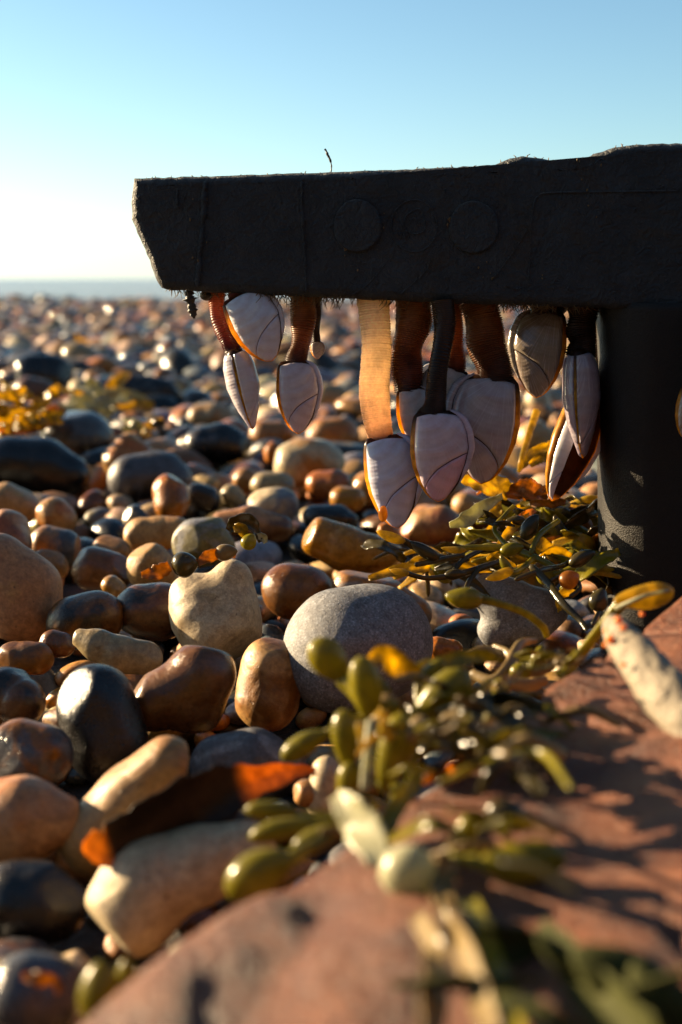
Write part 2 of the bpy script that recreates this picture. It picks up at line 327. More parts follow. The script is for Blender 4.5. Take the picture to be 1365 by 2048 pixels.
# blobs in photo pixels: (x, y, radius); kind of colour 1 and 2; speckle, roughness, share of colour 2; thickness factor; base height; label; short name
ST = [
 ([(268, 1815, 96), (300, 1770, 96), (395, 1735, 78), (500, 1700, 58)], 'white', 'grey', .15, .45, .36, 1.0, .0, 'big cream bean-shaped pebble with grey streaks beside the red slab', 'cream bean-shaped pebble'),
 ([(196, 1672, 74), (262, 1600, 70), (334, 1532, 60)], 'buff', 'tan', .05, .42, .45, 1.0, .004, 'long tan pebble lying slantwise behind the cream bean-shaped pebble', 'slanting tan pebble'),
 ([(-20, 1650, 85), (50, 1640, 82), (115, 1640, 52)], 'pink', 'orange', .1, .4, .5, 1.0, .0, 'salmon pink pebble cut by the left edge, beside the slanting tan pebble', 'salmon pink pebble'),
 ([(192, 1402, 76), (212, 1480, 80)], 'black', 'slate', .8, .28, .3, 1.0, .0, 'upright black pebble with glittering pitted top', 'glittering black pebble'),
 ([(310, 1404, 60), (356, 1386, 58), (402, 1350, 64), (385, 1410, 64)], 'purple', 'brown', .05, .2, .5, 1.0, .004, 'glossy purple-brown pebble with a notch between two lobes', 'notched purple pebble'),
 ([(545, 1335, 60), (535, 1400, 62)], 'buff', 'amber', .1, .32, .48, 1.0, .0, 'cream and amber pebble tucked under the big grey round pebble', 'cream and amber pebble'),
 ([(690, 1300, 118), (742, 1290, 115)], 'grey', 'slate', .75, .52, .35, 1.0, .004, 'big round grey speckled pebble in the middle', 'big grey pebble'),
 ([(464, 1158, 40), (452, 1200, 60), (438, 1243, 86), (404, 1215, 64), (380, 1182, 36)], 'white', 'cream', .2, .42, .4, .95, .006, 'white knobbly pebble with a rounded head and broad body', 'white knobbly pebble'),
 ([(285, 1225, 55), (320, 1225, 58)], 'purple', 'dark', .05, .12, .5, 1.0, .0, 'shiny dark purple pebble left of the white knobbly pebble', 'shiny purple pebble'),
 ([(160, 1276, 19), (195, 1290, 32), (240, 1310, 38), (290, 1316, 34)], 'beige', 'cream', .05, .3, .35, .8, .006, 'pale grey-beige wedge pebble with a narrow knob end', 'beige wedge pebble'),
 ([(150, 1245, 52), (195, 1238, 54)], 'dark', 'brown', .05, .2, .5, 1.0, .0, 'dark brown pebble in shade above the beige wedge pebble', 'shaded dark pebble'),
 ([(-10, 1140, 72), (40, 1185, 78), (50, 1220, 72)], 'pink', 'buff', .12, .45, .4, 1.0, .006, 'large smooth pink pebble at the left edge', 'large pink pebble'),
 ([(10, 1072, 52), (25, 1085, 42)], 'red', 'pink', .1, .38, .45, 1.0, .012, 'reddish pebble lying behind the large pink pebble', 'reddish pebble'),
 ([(92, 1085, 34), (125, 1098, 40)], 'slate', 'tan', .1, .3, .5, 1.0, .004, 'grey and tan flint pebble with a hollow facing right', 'hollowed flint pebble'),
 ([(108, 1030, 34), (120, 1042, 32)], 'buff', 'orange', .05, .3, .45, 1.0, .004, 'small peach pebble standing upright behind the hollowed flint pebble', 'peach pebble'),
 ([(15, 1005, 44), (42, 1012, 38)], 'buff', 'pink', .1, .4, .4, 1.0, .004, 'tan pebble at the left edge behind the reddish pebble', 'tan left-edge pebble'),
 ([(340, 982, 35), (346, 1010, 36)], 'orange', 'amber', .05, .18, .45, 1.0, .008, 'glossy rust-brown pebble standing on end before a dark oval pebble', 'rust standing pebble'),
 ([(265, 958, 48), (320, 950, 48), (345, 965, 42)], 'slate', 'dark', .3, .35, .45, .9, .0, 'dark grey oval pebble with an orange patch', 'dark oval pebble'),
 ([(258, 893, 28), (245, 922, 36), (275, 915, 34)], 'orange', 'buff', .05, .28, .5, 1.0, .006, 'pointed orange pebble rising behind the dark oval pebble', 'pointed orange pebble'),
 ([(140, 872, 52), (172, 880, 55)], 'slate', 'dark', .1, .1, .45, 1.0, .0, 'wet round charcoal pebble with a white glint', 'wet charcoal pebble'),
 ([(20, 925, 52), (85, 932, 55), (140, 950, 40)], 'black', 'dark', .1, .13, .4, .9, .0, 'long black pebble at the left in front of the wet charcoal pebble', 'long black pebble'),
 ([(283, 1070, 35), (320, 1066, 33), (355, 1064, 31)], 'buff', 'tan', .05, .4, .4, 1.0, .006, 'short log-shaped tan pebble behind the grey-brown dome pebble', 'log-shaped tan pebble'),
 ([(395, 1085, 48), (425, 1082, 48)], 'olive', 'grey', .5, .42, .45, 1.0, .006, 'grey-brown dome pebble carrying small brown seaweed', 'grey-brown dome pebble'),
 ([(298, 1133, 45), (305, 1140, 42)], 'buff', 'mustard', .12, .4, .4, 1.0, .004, 'round sandy pebble left of the grey-brown dome pebble', 'round sandy pebble'),
 ([(185, 1135, 40), (225, 1145, 38)], 'brown', 'purple', .05, .22, .5, 1.0, .0, 'dark red-brown pebble left of the round sandy pebble', 'red-brown pebble'),
 ([(85, 1125, 28), (105, 1132, 30)], 'tan', 'orange', .05, .35, .4, 1.0, .0, 'small tan pebble below the hollowed flint pebble', 'small tan pebble below flint'),
 ([(215, 1105, 32), (235, 1108, 30)], 'tan', 'amber', .05, .35, .4, 1.0, .0, 'flat honey pebble behind the red-brown pebble', 'flat honey pebble'),
 ([(640, 1076, 40), (690, 1096, 45), (745, 1108, 38), (785, 1115, 28)], 'mustard', 'buff', .05, .16, .35, .9, .008, 'glossy mustard pebble with a long tapering end', 'glossy mustard pebble'),
 ([(705, 1175, 38), (760, 1195, 45), (825, 1230, 38)], 'tan', 'grey', .1, .3, .45, 1.0, .0, 'brown pebble sloping behind the big grey pebble', 'sloping brown pebble'),
 ([(580, 1180, 52), (610, 1185, 54)], 'brown', 'amber', .08, .22, .4, 1.0, .0, 'dark brown round pebble between white knobbly and big grey pebbles', 'dark brown round pebble'),
 ([(530, 1012, 36), (560, 1012, 36)], 'white', 'grey', .35, .38, .45, 1.0, .006, 'off-white mottled pebble with a round brown spot', 'off-white mottled pebble'),
 ([(530, 972, 28), (560, 972, 28)], 'beige', 'slate', .1, .35, .4, 1.0, .004, 'grey-tan pebble behind the off-white mottled pebble', 'grey-tan pebble'),
 ([(640, 970, 30), (672, 968, 32)], 'red', 'orange', .05, .25, .5, 1.0, .0, 'flat red-brown pebble in front of the large cream dome pebble', 'flat red-brown pebble'),
 ([(590, 930, 45), (622, 918, 46), (652, 930, 40)], 'white', 'tan', .1, .35, .42, 1.0, .004, 'large cream dome pebble with a tan band, under the hanging barnacles', 'cream dome pebble'),
 ([(528, 872, 30), (562, 872, 30)], 'tan', 'orange', .05, .3, .4, 1.0, .0, 'orange-tan oval pebble below the left barnacle tip', 'orange-tan oval pebble'),
 ([(650, 872, 36), (682, 872, 38)], 'tan', 'orange', .05, .35, .5, 1.0, .0, 'caramel pebble behind the large cream dome pebble', 'caramel pebble'),
 ([(547, 906, 23)], 'orange', 'buff', .05, .3, .4, 1.0, .004, 'little orange pebble left of the large cream dome pebble', 'little orange pebble'),
 ([(405, 890, 36), (445, 888, 40), (475, 895, 32)], 'black', 'slate', .05, .14, .4, .9, .0, 'long blue-black pebble behind the rust standing pebble', 'blue-black pebble'),
 ([(400, 834, 25), (430, 834, 27), (450, 838, 23)], 'cream', 'tan', .05, .35, .45, 1.0, .0, 'cream pebble with tan underside behind the blue-black pebble', 'cream tan-bottomed pebble'),
 ([(440, 1046, 24), (500, 1046, 32), (560, 1056, 28)], 'pink', 'purple', .05, .2, .5, .9, .0, 'long low pinkish-brown pebble behind the grey-brown dome pebble', 'long pinkish pebble'),
 ([(630, 1035, 24), (675, 1038, 28), (700, 1045, 20)], 'bluegrey', 'black', .05, .12, .5, .9, .0, 'blue-black angular pebble behind the glossy mustard pebble', 'blue-black angular pebble'),
 ([(684, 998, 24), (708, 1000, 24)], 'mustard', 'buff', .05, .16, .4, 1.0, .002, 'small shiny yellow pebble left of the longest barnacle shell', 'shiny yellow pebble'),
 ([(735, 972, 29), (742, 985, 27)], 'tan', 'pink', .05, .2, .4, 1.0, .0, 'small round peach pebble behind the shiny yellow pebble', 'round peach pebble'),
 ([(835, 1055, 34), (880, 1050, 38), (910, 1060, 30)], 'red', 'tan', .05, .35, .5, 1.0, .0, 'red-brown ridged pebble right of the longest barnacle shell tip', 'red-brown ridged pebble'),
 ([(772, 1062, 16), (785, 1068, 15)], 'orange', 'buff', .05, .2, .4, 1.0, .004, 'tiny orange pebble just below the longest barnacle shell tip', 'tiny orange pebble'),
 ([(978, 1186, 38), (1012, 1208, 52), (1075, 1235, 55), (990, 1262, 36)], 'grey', 'slate', .55, .5, .4, 1.0, .004, 'mauve-grey saddle-shaped pebble under the seaweed near the post', 'mauve-grey saddle pebble'),
 ([(1010, 1160, 36), (1060, 1165, 44), (1085, 1190, 36)], 'olive', 'mustard', .05, .22, .4, 1.0, .002, 'smooth olive pebble behind the mauve-grey saddle pebble', 'smooth olive pebble'),
 ([(658, 1545, 34), (655, 1600, 38)], 'white', 'buff', .05, .35, .4, 1.0, .0, 'cream pebble half hidden by the bladder wrack clump', 'half-hidden cream pebble'),
 ([(440, 1530, 58), (510, 1530, 66), (570, 1545, 50)], 'slate', 'grey', .15, .45, .45, .8, -.012, 'flat slate-grey pebble in shade right of the slanting tan pebble', 'flat slate pebble'),
 ([(40, 1510, 66), (85, 1512, 60)], 'slate', 'amber', .1, .3, .5, 1.0, .0, 'dark grey pebble with an orange stain at the left edge', 'orange-stained dark pebble'),
 ([(10, 1395, 62), (40, 1405, 50)], 'dark', 'purple', .05, .12, .5, 1.0, .0, 'glossy dark flint pebble at the left edge above the orange-stained one', 'glossy dark flint'),
 ([(30, 1318, 34), (75, 1318, 32)], 'brown', 'amber', .05, .3, .5, 1.0, .0, 'brown pebble at left below the large pink pebble', 'brown left pebble'),
 ([(105, 1288, 26), (125, 1290, 24)], 'red', 'brown', .05, .25, .5, 1.0, .004, 'small red-brown pebble touching the narrow end of the wedge pebble', 'small red-brown pebble'),
 ([(60, 1985, 80), (95, 1990, 78)], 'slate', 'beige', .4, .14, .35, 1.0, .0, 'wet speckled grey pebble in the bottom left corner', 'wet speckled corner pebble'),
 ([(40, 1800, 80), (100, 1805, 78)], 'dark', 'black', .05, .2, .5, 1.0, -.01, 'black pebble in deep shade left of the cream bean-shaped pebble', 'deep-shaded black pebble'),
 ([(222, 1172, 20), (235, 1180, 18)], 'buff', 'mustard', .05, .14, .4, 1.0, .004, 'tiny wet yellow pebble left of the shiny purple pebble', 'tiny wet yellow pebble'),
 ([(462, 990, 22), (478, 1002, 18)], 'beige', 'slate', .05, .35, .4, 1.0, .0, 'little pale angular pebble left of the off-white mottled pebble', 'pale angular pebble'),
 ([(492, 960, 24), (508, 964, 22)], 'tan', 'pink', .05, .35, .4, 1.0, .002, 'small pinkish round pebble behind the pale angular pebble', 'pinkish round pebble'),
 ([(415, 1000, 26), (395, 990, 24)], 'dark', 'slate', .05, .16, .4, 1.0, .0, 'dark wet pebble between the rust standing and pale angular pebbles', 'dark wet pebble'),
 ([(612, 1585, 26), (630, 1590, 24)], 'tan', 'slate', .05, .4, .4, 1.0, .0, 'small dull tan pebble left of the half-hidden cream pebble', 'dull tan pebble'),
 ([(875, 1300, 26), (905, 1300, 20)], 'orange', 'amber', .05, .2, .4, 1.0, .0, 'small orange pebble right of the big grey pebble', 'orange pebble right of grey'),
 ([(270, 1035, 26), (285, 1048, 24)], 'bluegrey', 'white', .05, .12, .4, 1.0, .0, 'shiny blue-grey pebble behind the log-shaped tan pebble', 'shiny blue-grey pebble'),
 ([(1070, 880, 36), (1095, 895, 34)], 'buff', 'white', .05, .35, .4, 1.0, .0, 'pale tan pebble below the shaded grey barnacle', 'pale tan pebble by post'),
 ([(65, 752, 40), (105, 752, 42)], 'black', 'dark', .05, .2, .4, .8, .0, 'dark flat pebble behind the golden seaweed at left', 'dark flat pebble behind seaweed'),
 ([(60, 785, 32), (80, 788, 30)], 'purple', 'dark', .05, .3, .4, 1.0, .0, 'dull purple pebble behind the golden seaweed', 'dull purple pebble'),
 ([(290, 788, 36), (325, 792, 34), (250, 775, 28)], 'black', 'bluegrey', .05, .25, .4, .8, .0, 'dark navy pebble in the hazy middle distance left of the barnacles', 'dark navy pebble'),
 ([(650, 800, 32), (675, 802, 32)], 'beige', 'grey', .05, .35, .4, 1.0, .0, 'round beige-grey pebble right of the second hanging shell', 'round beige-grey pebble'),
 ([(708, 808, 24), (718, 815, 22)], 'buff', 'white', .05, .35, .4, 1.0, .0, 'small cream pebble left of the pale long stalk', 'small cream pebble by stalk'),
 ([(930, 1010, 24), (960, 1020, 26)], 'buff', 'tan', .05, .3, .4, 1.0, .0, 'small sandy pebble under the golden fronds', 'small sandy pebble'),
 ([(260, 700, 22), (285, 703, 22)], 'buff', 'cream', .05, .35, .4, 1.0, .0, 'blurred buff pebble far behind the dark navy pebble', 'blurred buff pebble'),
 ([(1075, 800, 26), (1085, 822, 22)], 'white', 'purple', .05, .3, .4, 1.0, .0, 'small white pebble behind the pale tan pebble by the post', 'small white pebble by post'),
]
PEB = []      # every pebble: centre, inverse shape for the height map, mesh arrays
def smin(a, b, k):
    h = np.clip(0.5 + 0.5 * (b - a) / k, 0, 1); return b * (1 - h) + a * h - k * h * (1 - h)
def blob_stone(D, B, k):
    c = np.average(B[:, :3], axis=0, weights=B[:, 3]**2); lo = np.zeros(len(D)); hi = np.full(len(D), np.abs(B[:, :3] - c).max() + B[:, 3].max() * 1.6)
    for _ in range(22):
        m = (lo + hi) / 2; p = c + D * m[:, None]; s = None
        for b, e in (zip(B[:-1], B[1:]) if len(B) > 1 else [(B[0], B[0])]):
            ab = e[:3] - b[:3]; h = np.clip((p - b[:3]) @ ab / max(ab @ ab, 1e-12), 0, 1); d = np.linalg.norm(p - b[:3] - h[:, None] * ab, axis=1) - (b[3] + (e[3] - b[3]) * h)
            s = d if s is None else smin(s, d, k)
        ins = s < 0; lo = np.where(ins, m, lo); hi = np.where(ins, hi, m)
    return c, D * lo[:, None]
def jit(c, r, a=0.12):
    c = np.array(c) * (1 + r.uniform(-a, a)) * (1 + r.uniform(-a * 0.4, a * 0.4, 3)); return np.clip(c, 0.004, 0.75)
def rich(c):
    c = np.asarray(c, float); m = c.mean(); return np.clip(m + (c - m) * 1.22, .004, .9) * .50 * np.array([1.05, 1.0, .84])
def attrs_for(n, local, c1, c2, spk, rgh, pat, r):
    c1, c2 = rich(c1), rich(c2); one = np.ones((n, 1)); off = r.uniform(-5, 5, 3)
    return dict(pl=local + off, c1=np.hstack([one * c1, one]), c2=np.hstack([one * c2, one]), pp=np.hstack([one * np.array([spk, rgh, pat]), one]))
for i, (bl, k1, k2, spk, rgh, pat, thick, zb, lab, short) in enumerate(ST):
    r = np.random.default_rng(100 + i); B = np.array(bl, float); B[:, 2] *= 1.05 if len(bl) < 3 else 1.02
    cx, cy = np.average(B[:, 0], weights=B[:, 2]**2), np.average(B[:, 1], weights=B[:, 2]**2); rp = B[:, 2].max()
    zc = 0.01
    for _ in range(6):
        d = depth(G(cx, cy, zc)); zc = zb + 0.62 * rp * d / F
    sc = d / F; L = np.stack([(B[:, 0] - cx) * sc, (cy - B[:, 1]) * sc, r.uniform(-.15, .15, len(B)) * B[:, 2] * sc, B[:, 2] * sc], -1)
    # keep the drawn outline: smooth unions bulge a little
    D, f = ico(5 if d < 0.75 else 4)
    c, U = blob_stone(D, L, 0.22 * rp * sc)
    s0 = np.abs(U).max(); am = 0.03 if len(bl) > 2 else 0.05
    q = rp * sc; Dn = U / np.linalg.norm(U, axis=1)[:, None]; U = U + Dn * (q * am * (wobble(U / q, r, 1.3) + .45 * wobble(U / q, r, 3.2) + .18 * wobble(U / q, r, 8)))[:, None]
    s0 = np.abs(U).max(); U = warp(U / s0, r, 0.0, 3, 2 if len(bl) < 3 else 0) * s0; U[:, 2] *= thick
    U = U @ np.stack([RIGHT, UP, -FWD]); cw = P(cx, cy, d) + c @ np.stack([RIGHT, UP, -FWD])
    a = attrs_for(len(U), U, jit(C[k1], r, .06), jit(C[k2], r, .06), spk, rgh, pat, r)
    PEB.append(dict(c=cw, U=U, f=f, a=a, label=lab, short=short, hand=True, r=rp * sc, col=k1))

# ------------------------------------------------------------------ dropped pebbles that fill the bed between them
HX0, HX1, HY0, HY1, HS = -1.1, 1.1, 0.12, 2.0, 0.003
nx, ny = int((HX1 - HX0) / HS), int((HY1 - HY0) / HS); H = np.full((nx, ny), -0.022)
def stamp(c, U):
    x, y, z = (U + c).T; ix = ((x - HX0) / HS).astype(int); iy = ((y - HY0) / HS).astype(int)
    ok = (ix >= 0) & (ix < nx) & (iy >= 0) & (iy < ny); np.maximum.at(H, (ix[ok], iy[ok]), z[ok])
for p in PEB: stamp(p['c'], p['U'])
# the slab's footprint and the post are kept clear
def slab_top(x, y): return 0.045 + 0.10 * (x - 0.0) + 0.02 * (y - 0.25)
SLAB_PX = [(60, 2160), (190, 2048), (300, 1960), (420, 1880), (545, 1806), (660, 1735), (780, 1640), (880, 1575), (990, 1475), (1100, 1378), (1210, 1312), (1290, 1250), (1365, 1196), (1480, 1120)]
slab_edge = []
for px, py in SLAB_PX:
    z = 0.045
    for _ in range(5): g = G(px, py, z); z = slab_top(g[0], g[1])
    slab_edge.append(g)
slab_edge = np.array(slab_edge)
GX, GY = np.meshgrid(HX0 + (np.arange(nx) + .5) * HS, HY0 + (np.arange(ny) + .5) * HS, indexing='ij')
es = slab_edge[np.argsort(slab_edge[:, 0])]; H = np.where((GY < np.interp(GX, es[:, 0], es[:, 1])) & (GX > es[0, 0]), 0.2, H)
PAL = [('cream', .10), ('white', .06), ('tan', .13), ('buff', .14), ('orange', .06), ('brown', .12), ('amber', .06), ('dark', .11), ('black', .10), ('grey', .06), ('slate', .09), ('pink', .04), ('beige', .08), ('red', .025), ('bluegrey', .06), ('mustard', .03), ('purple', .03)]
pn = [a for a, _ in PAL]; pw = np.array([b for _, b in PAL]); pw /= pw.sum()
def rand_stone(r, size, k):
    D, f = ico(k); ax = np.array([r.uniform(1.0, 1.45), r.uniform(0.8, 1.05), r.uniform(0.55, 0.85)]) * size
    U = warp(D * 1.0, r, r.uniform(.05, .13), r.integers(2, 7), r.integers(0, 3)) * ax
    yaw = r.uniform(0, 6.28); tl = r.normal(0, .35); tr = r.normal(0, .3)
    cz, sz, ct, st, cr, sr = math.cos(yaw), math.sin(yaw), math.cos(tl), math.sin(tl), math.cos(tr), math.sin(tr)
    Rm = np.array([[cz, -sz, 0], [sz, cz, 0], [0, 0, 1]]) @ np.array([[ct, 0, st], [0, 1, 0], [-st, 0, ct]]) @ np.array([[1, 0, 0], [0, cr, -sr], [0, sr, cr]])
    return U @ Rm.T, f
def paint(r):
    k1, k2 = r.choice(pn, p=pw), r.choice(pn, p=pw)
    return k1, jit(C[k1], r, .25), jit(np.array(C[k1]) * .35 + np.array(C[k2]) * .65, r, .2), r.choice([.05, .1, .4]), (r.uniform(.07, .19) if r.random() < .48 else r.uniform(.25, .55)), r.uniform(.3, .5)
r = np.random.default_rng(11)
def drop(n, smin_, smax_, cap, tries, ymax=HY1):
    for _ in range(n):
        best = None; size = r.uniform(smin_, smax_)
        U, f = rand_stone(r, size, 3); foot = U * 0.72
        fx, fy = (foot[:, 0] / HS).astype(int), (foot[:, 1] / HS).astype(int)
        for _ in range(tries):
            y = HY0 + (ymax - HY0) * r.uniform(0, 1)**0.8; half = 0.16 + 0.42 * y; x = r.uniform(-half, half)
            ix, iy = int((x - HX0) / HS), int((y - HY0) / HS); a, b = ix + fx, iy + fy
            if a.min() < 0 or b.min() < 0 or a.max() >= nx or b.max() >= ny: continue
            z = (H[a, b] - foot[:, 2]).max()
            if best is None or z < best[0]: best = (z, x, y)
        if best is None: continue
        z, x, y = best; top = z + U[:, 2].max()
        if top > cap - .020 * min(max((1.35 - y) / .7, 0), 1): continue
        c = np.array([x, y, z]); stamp(c, U); k1, c1, c2, spk, rgh, pat = paint(r)
        PEB.append(dict(c=c, U=U, f=f, a=attrs_for(len(U), U, c1, c2, spk, rgh, pat, r), hand=False, r=size, col=k1))
drop(900, .012, .02, .018, 10, .7)
drop(3000, .005, .011, .017, 10, .6)
drop(1500, .017, .030, .026, 7)
drop(1300, .009, .016, .022, 8)
drop(600, .008, .015, .012, 14, .55)
drop(500, .006, .009, .016, 8)
# beyond two metres: one layer of pebbles up to and just over the crest
MASS = []
tpl = {k: [rand_stone(r, 1.0, k) for _ in range(40)] for k in (2, 3)}
y = 2.0
while y < CREST + 0.9:
    step = 0.040 + 0.0045 * y; half = 0.42 * y + 0.5; n = int(2 * half / step)
    x = -half + (np.arange(n) + r.uniform(0, 1)) * step + r.normal(0, step * .25, n)
    for xx in x:
        size = step * r.uniform(.42, .85); U, f = tpl[3 if y < 3.2 else 2][r.integers(40)]
        a = r.uniform(0, 6.28); ca, sa = math.cos(a), math.sin(a); U = U @ np.array([[ca, sa, 0], [-sa, ca, 0], [0, 0, 1]]) * size
        yy = y + r.normal(0, step * .3); c = np.array([xx, yy, float(bed_z(np.array(xx), np.array(yy))) + 0.012 + r.uniform(0, .018) + 0.006 * math.sin(xx * 2.3 + yy * 1.7)])
        k1, c1, c2, spk, rgh, pat = paint(r); MASS.append(dict(c=c, U=U, f=f, p=(c1, c2, spk, rgh, pat), hand=False, r=size, col=k1))
    y += step * 0.80

# which pebbles show largest: rays from the camera over all of them
allp = PEB + MASS
Vs, Ts, own, off = [], [], [], 0
for i, p in enumerate(allp):
    k = p['U'].shape[0]; D, f = ico(1); 
    q = p['U']; ax = np.abs(q).max(0)
    idx = np.argmax(q @ D.T, axis=0); Vs.append(q[idx] + p['c']); Ts.append(f + off); own += [i] * len(f); off += len(D)
bv = BVHTree.FromPolygons(np.vstack(Vs).tolist(), np.vstack(Ts).tolist()); cnt = np.zeros(len(allp), int)
for py in range(570, 2048, 9):
    for px in range(4, 1365, 9):
        h = bv.ray_cast(Vector(CAM), Vector(ray(px, py)).normalized())
        if h[2] is not None: cnt[own[h[2]]] += 1
order = np.argsort(-cnt); chosen = [i for i in order if cnt[i] >= 3 and not allp[i]['hand']][:300 - len(ST)]
chosen = set(chosen)
LAND = [(p['short'], to_px(p['c']), p) for p in PEB if p['hand']]
ADJ = dict(cream='cream', white='off-white', tan='tan', orange='orange', brown='brown', amber='amber', dark='dark brown', black='black', grey='grey', slate='slate-grey', pink='pinkish', red='reddish', purple='purple-brown', mustard='mustard', olive='olive', beige='beige', bluegrey='blue-grey', buff='buff')
used = set(p['label'] for p in PEB if p['hand'])
def auto_label(p):
    x, y = to_px(p['c']); size = 'large' if p['r'] > .024 else ('small' if p['r'] < .013 else 'medium')
    el = p['U']; e = np.sort(np.ptp(el, axis=0)); shape = 'oblong' if e[2] / e[1] > 1.35 else ('flat' if e[0] / e[2] < .55 else 'rounded')
    near = sorted(LAND, key=lambda l: (l[1][0] - x)**2 + ((l[1][1] - y) * 1.6)**2)[:9]
    cand = []
    def rel(l):
        dx, dy = x - l[1][0], y - l[1][1]
        if abs(dx) > 1.3 * abs(dy): return 'right of' if dx > 0 else 'left of'
        return 'in front of' if dy > 0 else 'behind'
    far = 'far ' if p['c'][1] > 1.6 else ''
    for l in near: cand.append(f"{size} {ADJ[p['col']]} {shape} pebble {far}{rel(l)} the {l[0]}")
    for l in near[1:]: cand.append(f"{size} {ADJ[p['col']]} pebble {far}{rel(near[0])} {near[0][0]}, {rel(l)} {l[0]}")
    for c in cand:
        if c not in used and len(c.split()) <= 16: used.add(c); return c
    return cand[0]
def add_pebble(p, label):
    a = p.get('a')
    if a is None: a = attrs_for(len(p['U']), p['U'], *p['p'], r)
    o = obj('pebble', p['U'] + p['c'], [p['f']], M['stone'], attrs=a, origin=p['c'])
    tag(o, label, 'pebble', 'pebbles on the shingle beach')
rest = []
for i, p in enumerate(allp):
    if p['hand']: add_pebble(p, p['label'])
    elif i in chosen: add_pebble(p, auto_label(p))
    else: rest.append(p)
V, Fc, A, off = [], [], dict(pl=[], c1=[], c2=[], pp=[]), 0
for p in rest:
    U, f = p['U'], p['f']; a = p.get('a') or attrs_for(len(U), U, *p['p'], r)
    V.append(U + p['c']); Fc.append(f + off); off += len(U)
    for k in A: A[k].append(a[k])
o = obj('shingle', np.vstack(V), [np.vstack(Fc)], M['stone'], attrs={k: np.vstack(v) for k, v in A.items()}, origin=(0, 2, 0))
tag(o, 'countless smaller beach pebbles stretching back to the crest before the sea', 'shingle', kind='stuff')

# ------------------------------------------------------------------ black plastic frame: beam and post
BEAM_B = R(3.0); BE = np.array([math.cos(BEAM_B), -math.sin(BEAM_B), 0]); BN = np.array([-math.sin(BEAM_B), -math.cos(BEAM_B), 0]); BC = P(1060, 600, 0.49)
def beam_pt(px, py, off=0.0):
    rr = ray(px, py); return CAM + rr * (np.dot(BC - CAM, BN) / np.dot(rr, BN)) + BN * off
def beam_d(px): return depth(beam_pt(px, 600))
TOPX = [(266, 356), (300, 354), (420, 351), (600, 345), (800, 338), (940, 331), (990, 328), (1020, 316), (1048, 311), (1085, 315), (1120, 322), (1150, 322), (1180, 311), (1220, 296), (1270, 288), (1330, 285), (1420, 284), (1560, 283)]
BOTX = [(1560, 640), (1420, 628), (1200, 616), (1060, 612), (880, 606), (700, 598), (520, 590), (400, 584), (330, 579)]
LEFTX = [(320, 576), (308, 556), (296, 520), (282, 486), (268, 455), (261, 438), (260, 405), (262, 372)]
def dens(pl, st):
    out = []
    for (a, b), (c, d) in zip(pl, pl[1:]):
        n = max(1, int(math.hypot(c - a, d - b) / st))
        out += [(a + (c - a) * k / n, b + (d - b) * k / n) for k in range(n)]
    return out + [pl[-1]]
rr_ = np.random.default_rng(5)
tp = dens(TOPX, 12); bt = dens(BOTX, 12); lf = dens(LEFTX, 10)
loop = np.array(tp + bt + lf) + rr_.normal(0, .7, (len(tp) + len(bt) + len(lf), 2))
frame_root = thing('plastic_frame', 'weathered black plastic frame: long beam with blunt left end on an upright post', 'frame', tuple(P(1290, 1170, .52) * [1, 1, 0]))
# rounded edges: rings of the outline, inset and set back
ctr = loop.mean(0); nl = len(loop)
tang = np.roll(loop, -1, 0) - np.roll(loop, 1, 0); tang /= np.linalg.norm(tang, axis=1)[:, None]; inn = np.stack([-tang[:, 1], tang[:, 0]], -1)
TH = 0.040; rad_px = 18.0; rad_m = rad_px * .5 / F
rings = []
for a in np.linspace(0, 90, 6): rings.append((rad_px * (1 - math.sin(R(a))), rad_m * (1 - math.cos(R(a)))))
rings2 = [(i, TH - b) for i, b in rings[::-1]]
V = []
for ins, back in rings + rings2:
    w = rr_.normal(0, .00007, nl)
    V += [beam_pt(*(loop[j] + inn[j] * ins), -back + w[j]) for j in range(nl)]
V = np.array(V); nr = len(rings) * 2
bm_f = grid_faces(nr, nl, True)
bm = bmesh.new(); vs = [bm.verts.new(v - WLOC[frame_root.name]) for v in V]
for q in bm_f: bm.faces.new([vs[k] for k in q])
bm.faces.new(vs[:nl][::-1]); bm.faces.new(vs[-nl:])
bmesh.ops.triangulate(bm, faces=[f for f in bm.faces if len(f.verts) > 4]); bmesh.ops.recalc_face_normals(bm, faces=bm.faces)
me = bpy.data.meshes.new('beam'); bm.to_mesh(me); bm.free(); me.materials.append(M['plastic'])
for p in me.polygons: p.use_smooth = True
me.update(); ob = bpy.data.objects.new('beam', me); COL.objects.link(ob); ob.parent = frame_root
try:
    md = ob.modifiers.new('wn', 'WEIGHTED_NORMAL'); md.keep_sharp = False; md.weight = 100
except Exception: pass
# moulding seams: irregular ridges standing on the face
def ridge(pts, w, h, name, jitter=1.5, par=frame_root, n=60):
    r = np.random.default_rng(len(pts) * 7 + int(pts[0][0])); q = spline(np.array(pts, float), n); q[:, 0] += r.normal(0, jitter, n) * .6
    path = np.array([beam_pt(a, b, 0.0) for a, b in q]); rad = w * (1 + .5 * np.convolve(r.normal(0, 1, n + 8), np.ones(5) / 5, 'same')[4:-4]); rad = np.clip(rad, w * .2, w * 2.2)
    rad[0] = rad[-1] = w * .2
    v, f = tube(path, rad, 8, h); part(name, v, f, M['plastic'], par)
ridge([(410, 362), (408, 420), (404, 470), (400, 520), (396, 574)], .0011, 1.0, 'moulding_seam')
ridge([(603, 362), (606, 430), (610, 500), (614, 586)], .0006, 1.0, 'moulding_seam')
ridge([(1365, 382), (1200, 384), (1100, 386), (1078, 392), (1068, 410), (1064, 450), (1060, 520), (1058, 560)], .0004, 1.0, 'moulding_seam', 0.8)
ridge([(356, 378), (355, 398), (356, 418)], .0006, 1.0, 'scratch_ridge', .8, n=14)
